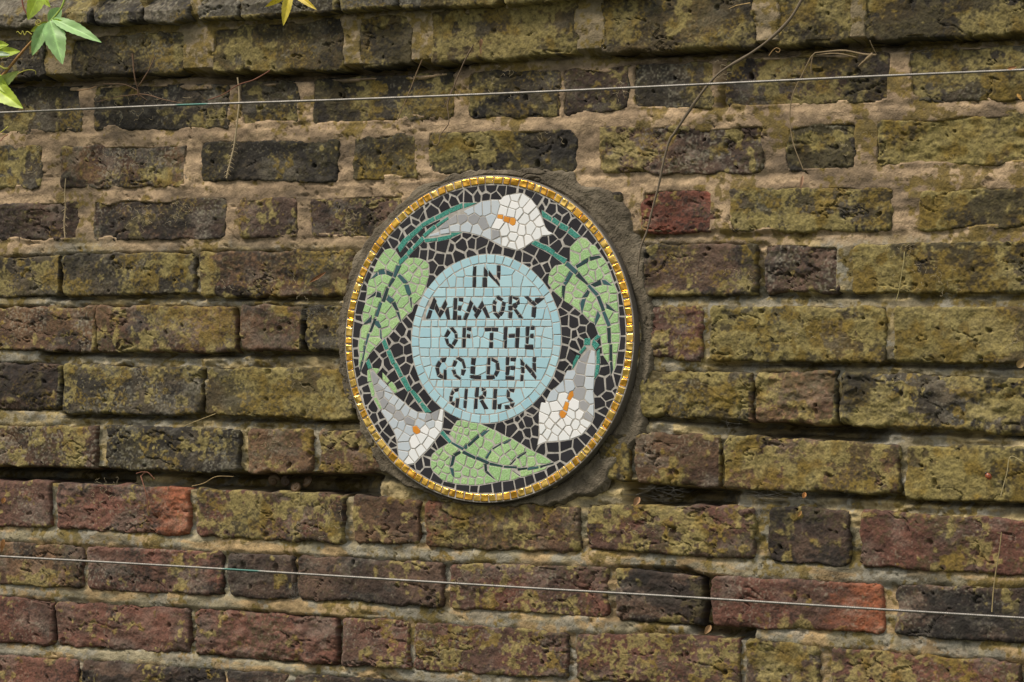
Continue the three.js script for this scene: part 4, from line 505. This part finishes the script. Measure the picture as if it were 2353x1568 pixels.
twig('dry_vine', 'thin bent straw coloured stem crossing the upper wire rope', 'stem', [[3, [[1360, 370, 0.016], [1280, 365, 0.018], [1150, 340, 0.018], [1000, 350, 0.02], [945, 358, 0.022], [870, 490, 0.018], [800, 640, 0.014], [780, 780, 0.011], [800, 950, 0.01], [870, 1140, 0.01]], 0.0010, 0.0005], [3, [[1340, 360, 0.016], [1300, 395, 0.017], [1260, 430, 0.014], [1245, 445, 0.012]], 0.0022, 0.0008], [3, [[936, 370, 0.018], [925, 430, 0.016], [924, 492, 0.014]], 0.0008, 0.0007], [3, [[960, 368, 0.02], [1100, 360, 0.019], [1230, 385, 0.016]], 0.0007, 0.0006], [3, [[1365, 370, 0.016], [1330, 300, 0.024], [1318, 270, 0.026]], 0.0007, 0.0005]], [132, 114, 84]);
twig('dry_vine', 'thin straight brown stem leaning above the plaque under the top course', 'stem', [[2, [[570, 400, 0.02], [540, 470, 0.014], [490, 600, 0.011], [440, 720, 0.01], [400, 812, 0.009]], 0.0007, 0.0006]], [128, 106, 78]);
twig('dry_vine', 'forked grey brown root hanging beside the curled dry leaf', 'stem', [[2, [[915, 300, 0.026], [850, 420, 0.02], [780, 590, 0.012], [740, 700, 0.01], [748, 830, 0.01], [690, 910, 0.009], [682, 960, 0.009], [655, 980, 0.009], [636, 950, 0.009]], 0.0009, 0.0006], [2, [[770, 600, 0.011], [715, 720, 0.009]], 0.0006, 0.0004]], [112, 94, 74]);
twig('dead_twig', 'star of dead brown twigs caught on the wall above the upper wire', 'twig', [[1, [[890, 360, 0.02], [905, 520, 0.018], [925, 600, 0.013]], 0.0013, 0.0008], [1, [[1042, 380, 0.022], [1000, 470, 0.02], [930, 582, 0.013]], 0.0007, 0.0008], [1, [[930, 635, 0.012], [800, 650, 0.01], [650, 685, 0.01]], 0.0008, 0.0004], [1, [[930, 632, 0.012], [1000, 640, 0.011], [1100, 670, 0.012], [1230, 695, 0.014]], 0.0011, 0.0004], [1, [[925, 600, 0.013], [930, 650, 0.012]], 0.0014, 0.0009], [1, [[930, 610, 0.012], [840, 570, 0.012], [690, 562, 0.012]], 0.0006, 0.0004], [1, [[930, 635, 0.012], [990, 675, 0.01]], 0.0007, 0.0003]], [104, 80, 58]);
twig('dead_twig', 'slim reddish twig slanting across the shadowed joint above the upper wire', 'twig', [[1, [[1400, 672, 0.012], [1500, 635, 0.013], [1600, 572, 0.016], [1710, 535, 0.02], [1815, 475, 0.022]], 0.0006, 0.0008]], [112, 72, 52]);
twig('dead_twig', 'short curved tan twig lying in the joint beneath the coping', 'twig', [[1, [[520, 608, 0.013], [590, 600, 0.013], [650, 580, 0.012]], 0.0008, 0.0005]], [140, 110, 76]);
twig('aerial_root', 'pale hairy hanging root crossing the upper wire rope', 'root', [[1, [[1596, 520, 0.016], [1606, 600, 0.014], [1608, 690, 0.013], [1596, 800, 0.012], [1585, 900, 0.01], [1570, 1000, 0.008], [1548, 1090, 0.007], [1522, 1198, 0.006]], 0.0011, 0.0012], ...Array.from({ length: 26 }, (_, i) => { const y = 940 + i * 9.5, x = 1582 - i * 2.2, q = (i * 37) % 11 - 5; return [1, [[x, y, 0.008], [x + q * 4, y + 6, 0.007], [x + q * 6 + 3, y + 16, 0.005]], 0.0004, 0.0003]; })], [176, 158, 124]);
twig('aerial_root', 'pale hairy root hanging over the dark mottled bricks', 'root', [[1, [[440, 1200, 0.006], [434, 1300, 0.006], [438, 1400, 0.006], [430, 1500, 0.006], [436, 1600, 0.006]], 0.0007, 0.0009], ...Array.from({ length: 22 }, (_, i) => { const y = 1290 + i * 13, q = (i * 29) % 9 - 4; return [1, [[436, y, 0.007], [436 + q * 4, y + 8, 0.006], [436 + q * 6, y + 14, 0.005]], 0.0004, 0.0003]; })], [168, 150, 116]);
twig('grass_stalk', 'thin straw stalk hanging in front of the large yellow lichen brick', 'stalk', [[5, [[1552, 180, 0.007], [1545, 260, 0.01], [1530, 350, 0.01], [1515, 440, 0.009], [1495, 516, 0.008]], 0.0007, 0.0006]], [150, 138, 90]);
twig('grass_stalk', 'kinked straw stalk beside the ladybird', 'stalk', [[8, [[2353, 85, 0.01], [2268, 45, 0.012], [2240, 160, 0.012], [2200, 310, 0.01]], 0.0006, 0.0006]], [160, 146, 104]);
twig('grass_stalk', 'upright straw stalk ending at the lower wire rope', 'stalk', [[8, [[2205, 555, 0.01], [2190, 680, 0.011], [2165, 830, 0.011], [2150, 950, 0.013], [2140, 1092, 0.016]], 0.0006, 0.0007]], [140, 124, 84]);
twig('grass_stalk', 'short straw stalk caught in the joint beside the plaque collar', 'stalk', [[4, [[1240, 1352, 0.004], [1340, 1312, 0.007], [1450, 1270, 0.008]], 0.0004, 0.0004]], [170, 150, 104]);
twig('dead_twig', 'red brown twig lying against the orange ended brick', 'twig', [[6, [[945, 175, 0.004], [965, 240, 0.009], [980, 290, 0.011], [990, 350, 0.01], [998, 410, 0.008]], 0.0009, 0.0005], [6, [[945, 180, 0.004], [985, 150, 0.006], [1040, 198, 0.006]], 0.0006, 0.0005], [6, [[915, 160, 0.005], [950, 150, 0.006], [985, 150, 0.006]], 0.0006, 0.0005]], [120, 78, 58]);
twig('dead_twig', 'thin curved twig bridging the deep hollow joint', 'twig', [[6, [[1290, 245, 0.002], [1370, 225, 0.004], [1450, 182, 0.005], [1570, 180, 0.003]], 0.0007, 0.0004]], [146, 124, 84]);
twig('grass_stalk', 'curled dry stalk high on the wall below the sloping dark stem', 'stalk', [[3, [[640, 375, 0.012], [665, 340, 0.014], [690, 322, 0.015], [715, 335, 0.015], [705, 352, 0.015], [685, 345, 0.015]], 0.0006, 0.0004]], [150, 120, 76]);
twig('grass_stalk', 'pale stalk tip lying flat on the top olive course', 'stalk', [[3, [[370, 60, 0.02], [420, 38, 0.021], [515, 20, 0.021]], 0.0004, 0.0007]], [166, 140, 92]);
function flake(label, k, a, b, half, c, o = {}) { tag(mesh(numbered('dry_leaf'), leafGeo(on(k, ...a), on(k, ...b), half, { c, teeth: 0, vein: 0.2, fold: 0.5, ...o }), dryMat, scene), label, 'leaf'); }
flake('curled brown dry leaf stuck to the top olive course above the plaque', 2, [968, 262, 0.022], [958, 330, 0.024], 0.0022, [0.26, 0.14, 0.07], { twist: 1.2 });
flake('small tan leaf stalk curl below the curled brown leaf', 2, [962, 318, 0.023], [965, 384, 0.022], 0.0014, [0.34, 0.2, 0.1], { twist: 1.8, bend: -0.3 });
flake('rolled rusty dry leaf resting on the reddish brick next to the collar', 4, [2190, 318, 0.008], [2062, 398, 0.008], 0.0018, [0.3, 0.14, 0.06], { bend: 0.25, fold: 0.8 });
flake('orange dry leaf scrap hanging in the cobwebbed joint', 8, [884, 286, 0.008], [868, 326, 0.009], 0.0024, [0.45, 0.2, 0.06]);
flake('thin orange leaf scrap on the lichened brick under the cobwebs', 8, [858, 412, 0.008], [832, 455, 0.008], 0.0014, [0.45, 0.24, 0.08]);
flake('tan seed husk lodged at the mouth of the dark hole below the collar', 7, [2030, 318, 0.004], [1992, 378, 0.008], 0.0034, [0.36, 0.2, 0.1], { fold: 0.9 });
flake('papery brown leaf scrap in the hole above the lower brick courses', 8, [248, 1180, -0.004], [208, 1240, 0], 0.0032, [0.34, 0.2, 0.09]);
flake('pale pinkish leaf scrap hanging over the flush mortar', 3, [868, 1180, 0.006], [852, 1272, 0.007], 0.0016, [0.42, 0.24, 0.14]);
flake('broken tan leaf tip poking from the wide raked joint', 5, [2310, 955, 0.006], [2372, 900, 0.012], 0.004, [0.4, 0.27, 0.12]);
flake('slim orange seed wing resting on the upper wire rope', 3, [2245, 463, 0.031], [2305, 450, 0.032], 0.0017, [0.36, 0.18, 0.08]);
flake('tiny orange leaf chip stuck on the yellow lichen under the upper wire', 3, [2310, 632, 0.008], [2342, 672, 0.008], 0.0016, [0.5, 0.28, 0.07]);
flake('crumpled rust coloured leaf scrap on the red brick over the lower wire', 6, [28, 322, 0.008], [12, 362, 0.009], 0.0028, [0.42, 0.19, 0.06]);
flake('long crumpled rusty leaf scrap on the mortar over the lower wire', 6, [22, 600, 0.008], [8, 690, 0.009], 0.003, [0.38, 0.18, 0.06], { twist: 0.8 });
{ // ladybird
  const p = on(8, 2117, 178, 0.0062), g = new THREE.Group(); g.name = 'ladybird'; g.position.copy(p); g.rotation.z = 2.3; scene.add(g); tag(g, 'tiny orange red ladybird sitting on a yellow lichen brick', 'ladybird');
  const sh = new THREE.SphereGeometry(0.0036, 20, 12, 0, Math.PI * 2, 0, Math.PI / 2); sh.rotateX(Math.PI / 2); sh.scale(1.15, 0.95, 0.8); mesh('wing_case', sh, new THREE.MeshPhysicalMaterial({ color: col(140, 66, 26), roughness: 0.45, clearcoat: 0.25 }), g);
  const bk = mat(20, 18, 18, 0.4), hd = new THREE.SphereGeometry(0.0014, 12, 8); hd.scale(0.8, 1.2, 0.8); mesh('head', hd, bk, g).position.set(0.0042, 0, 0.0007);
  for (const [x, y] of [[0, 0.0016], [0, -0.0016], [-0.0021, 0.0013], [-0.0021, -0.0013], [0.0024, 0]]) { const q = new THREE.SphereGeometry(0.0006, 8, 6); q.scale(1, 1, 0.5); mesh('spot', q, bk, g).position.set(x, y, 0.8 * Math.sqrt(Math.max(0, 0.0036 ** 2 - (x / 1.15) ** 2 - (y / 0.95) ** 2))); }
  for (const sgn of [-1, 1]) for (const x of [-0.0018, 0.0004, 0.0024]) mesh('leg', tube([new THREE.Vector3(x, sgn * 0.002, 0.0004), new THREE.Vector3(x + 0.0003, sgn * 0.0042, 0.0008), new THREE.Vector3(x + 0.0006, sgn * 0.0052, -0.0008)], 0.00022, 0.00015, 6, 5), bk, g);
}
{ // snails sheltering in the deep joint
  const sm = [mat(84, 66, 44, 0.6), mat(66, 50, 34, 0.6), mat(92, 70, 44, 0.6)];
  [[1840, 205, -0.018], [1930, 212, -0.022], [2000, 252, -0.012], [2075, 212, -0.018]].forEach(([x, y, z], i) => {
    const n = 60, sd = 10, R = 0.0062, geo = gridGeo(sd + 1, n + 1, (a, j) => { const t = j / n, th = t * 5.2 * Math.PI, k = Math.exp(-1.9 * t), r = R * k, tr_ = R * 0.62 * k, h = R * 1.1 * (1 - k), q = a / sd * 2 * Math.PI, rr = r + tr_ * Math.cos(q); return [Math.cos(th) * rr, Math.sin(th) * rr, h + tr_ * Math.sin(q), 0, 0]; });
    const m = mesh(numbered('snail_shell'), geo, sm[i % 3], scene); m.position.copy(on(6, x, y, z)); m.rotation.set(0.3 - i * 0.3, 0.4 - i * 0.25, i * 1.3); tag(m, 'small brown spiral snail shell tucked into the deep hollow joint', 'snail', 'snail shells in the hollow joint');
  });
}
function cobweb(label, k, cx, cy, rx, ry, n, z, seed) {
  const r = rng(seed), gs = [], P = () => { const a = r() * 6.283, q = Math.sqrt(r()); return on(k, cx + Math.cos(a) * rx * q, cy + Math.sin(a) * ry * q, z + (r() - 0.5) * 0.012); };
  for (let i = 0; i < n; i++) { const a = P(), b = P(), m = a.clone().lerp(b, 0.5); m.y -= 0.001 + r() * 0.002; gs.push(tube([a, m, b], 0.00006, 0.00006, 6, 3)); }
  tag(mesh(numbered('cobweb'), mergeGeometries(gs), new THREE.MeshStandardMaterial({ color: col(120, 118, 110), roughness: 0.9, side: THREE.DoubleSide }), scene), label, 'cobweb');
}
cobweb('tangled grey cobweb across the dark holes below the collar', 7, 2190, 290, 190, 70, 34, 0.000, 3);
cobweb('wispy cobweb over the joint with the orange leaf scrap', 8, 700, 300, 260, 60, 26, 0.003, 4);
cobweb('dense cobweb plugging a hole between two lower bricks', 8, 590, 425, 60, 60, 60, 0.004, 5);
cobweb('cobweb strung over the gap next to the yellow collar brick', 4, 2080, 570, 120, 70, 60, 0.006, 6);
cobweb('grey cobweb between two dark bricks under the lower wire', 6, 1975, 960, 60, 80, 45, 0.006, 7);
cobweb('fine cobweb strung between the plaque rim and the collar', 8, 380, -120, 120, 90, 26, 0.012, 8);
{ // fine dead rootlets left by the creeper, scattered over the bricks
  const r = rng(21), gs = [];
  const add = (x, y, l, z) => { const a = []; let q = r() * 6.28, px = x, py = y; for (let i = 0; i < 6; i++) { const v = at(px, py, z + r() * 0.0015); a.push(v); q += (r() - 0.5) * 2.6; px += Math.cos(q) * l / 5; py += Math.sin(q) * l / 5; } gs.push(tube(a, 0.00018 + r() * 0.00016, 0.00014, 12, 4)); };
  const zs = y => y < 95 ? 0.019 : 0.0062;
  for (const [x, y, rx, ry, n] of [[300, 365, 110, 50, 40], [340, 500, 80, 45, 40], [800, 510, 60, 50, 30], [430, 480, 60, 40, 20], [610, 650, 120, 50, 20], [700, 720, 60, 40, 12], [240, 1130, 60, 40, 26], [730, 1190, 70, 50, 26], [520, 1230, 40, 30, 12], [340, 870, 60, 30, 14], [660, 870, 50, 40, 12], [620, 1010, 60, 40, 16], [2080, 560, 60, 40, 16], [2150, 640, 100, 50, 24], [1840, 770, 60, 30, 10], [2160, 400, 80, 60, 22], [1960, 330, 60, 40, 10], [1440, 210, 40, 60, 18], [1140, 180, 50, 40, 14], [1650, 160, 40, 60, 20], [1430, 1210, 120, 60, 16], [870, 1420, 60, 40, 12], [1000, 1500, 90, 40, 12], [1060, 1330, 60, 40, 10], [2330, 780, 20, 60, 10], [330, 250, 120, 50, 30], [100, 350, 70, 60, 20], [480, 290, 40, 60, 16], [1250, 310, 60, 40, 10], [1600, 250, 50, 60, 14], [1700, 620, 40, 50, 10], [2050, 880, 60, 40, 10]]) for (let i = 0; i < n * 0.7; i++) { const yy = y + (r() + r() - 1) * ry; add(x + (r() + r() - 1) * rx, yy, 8 + r() * 18, zs(yy)); }
  const o = mesh('rootlets', mergeGeometries(gs), mat(152, 138, 108), scene); o.userData = { label: 'fine pale dead creeper rootlets clinging all over the bricks', category: 'rootlets', kind: 'stuff' };
}

renderer.render(scene, camera);
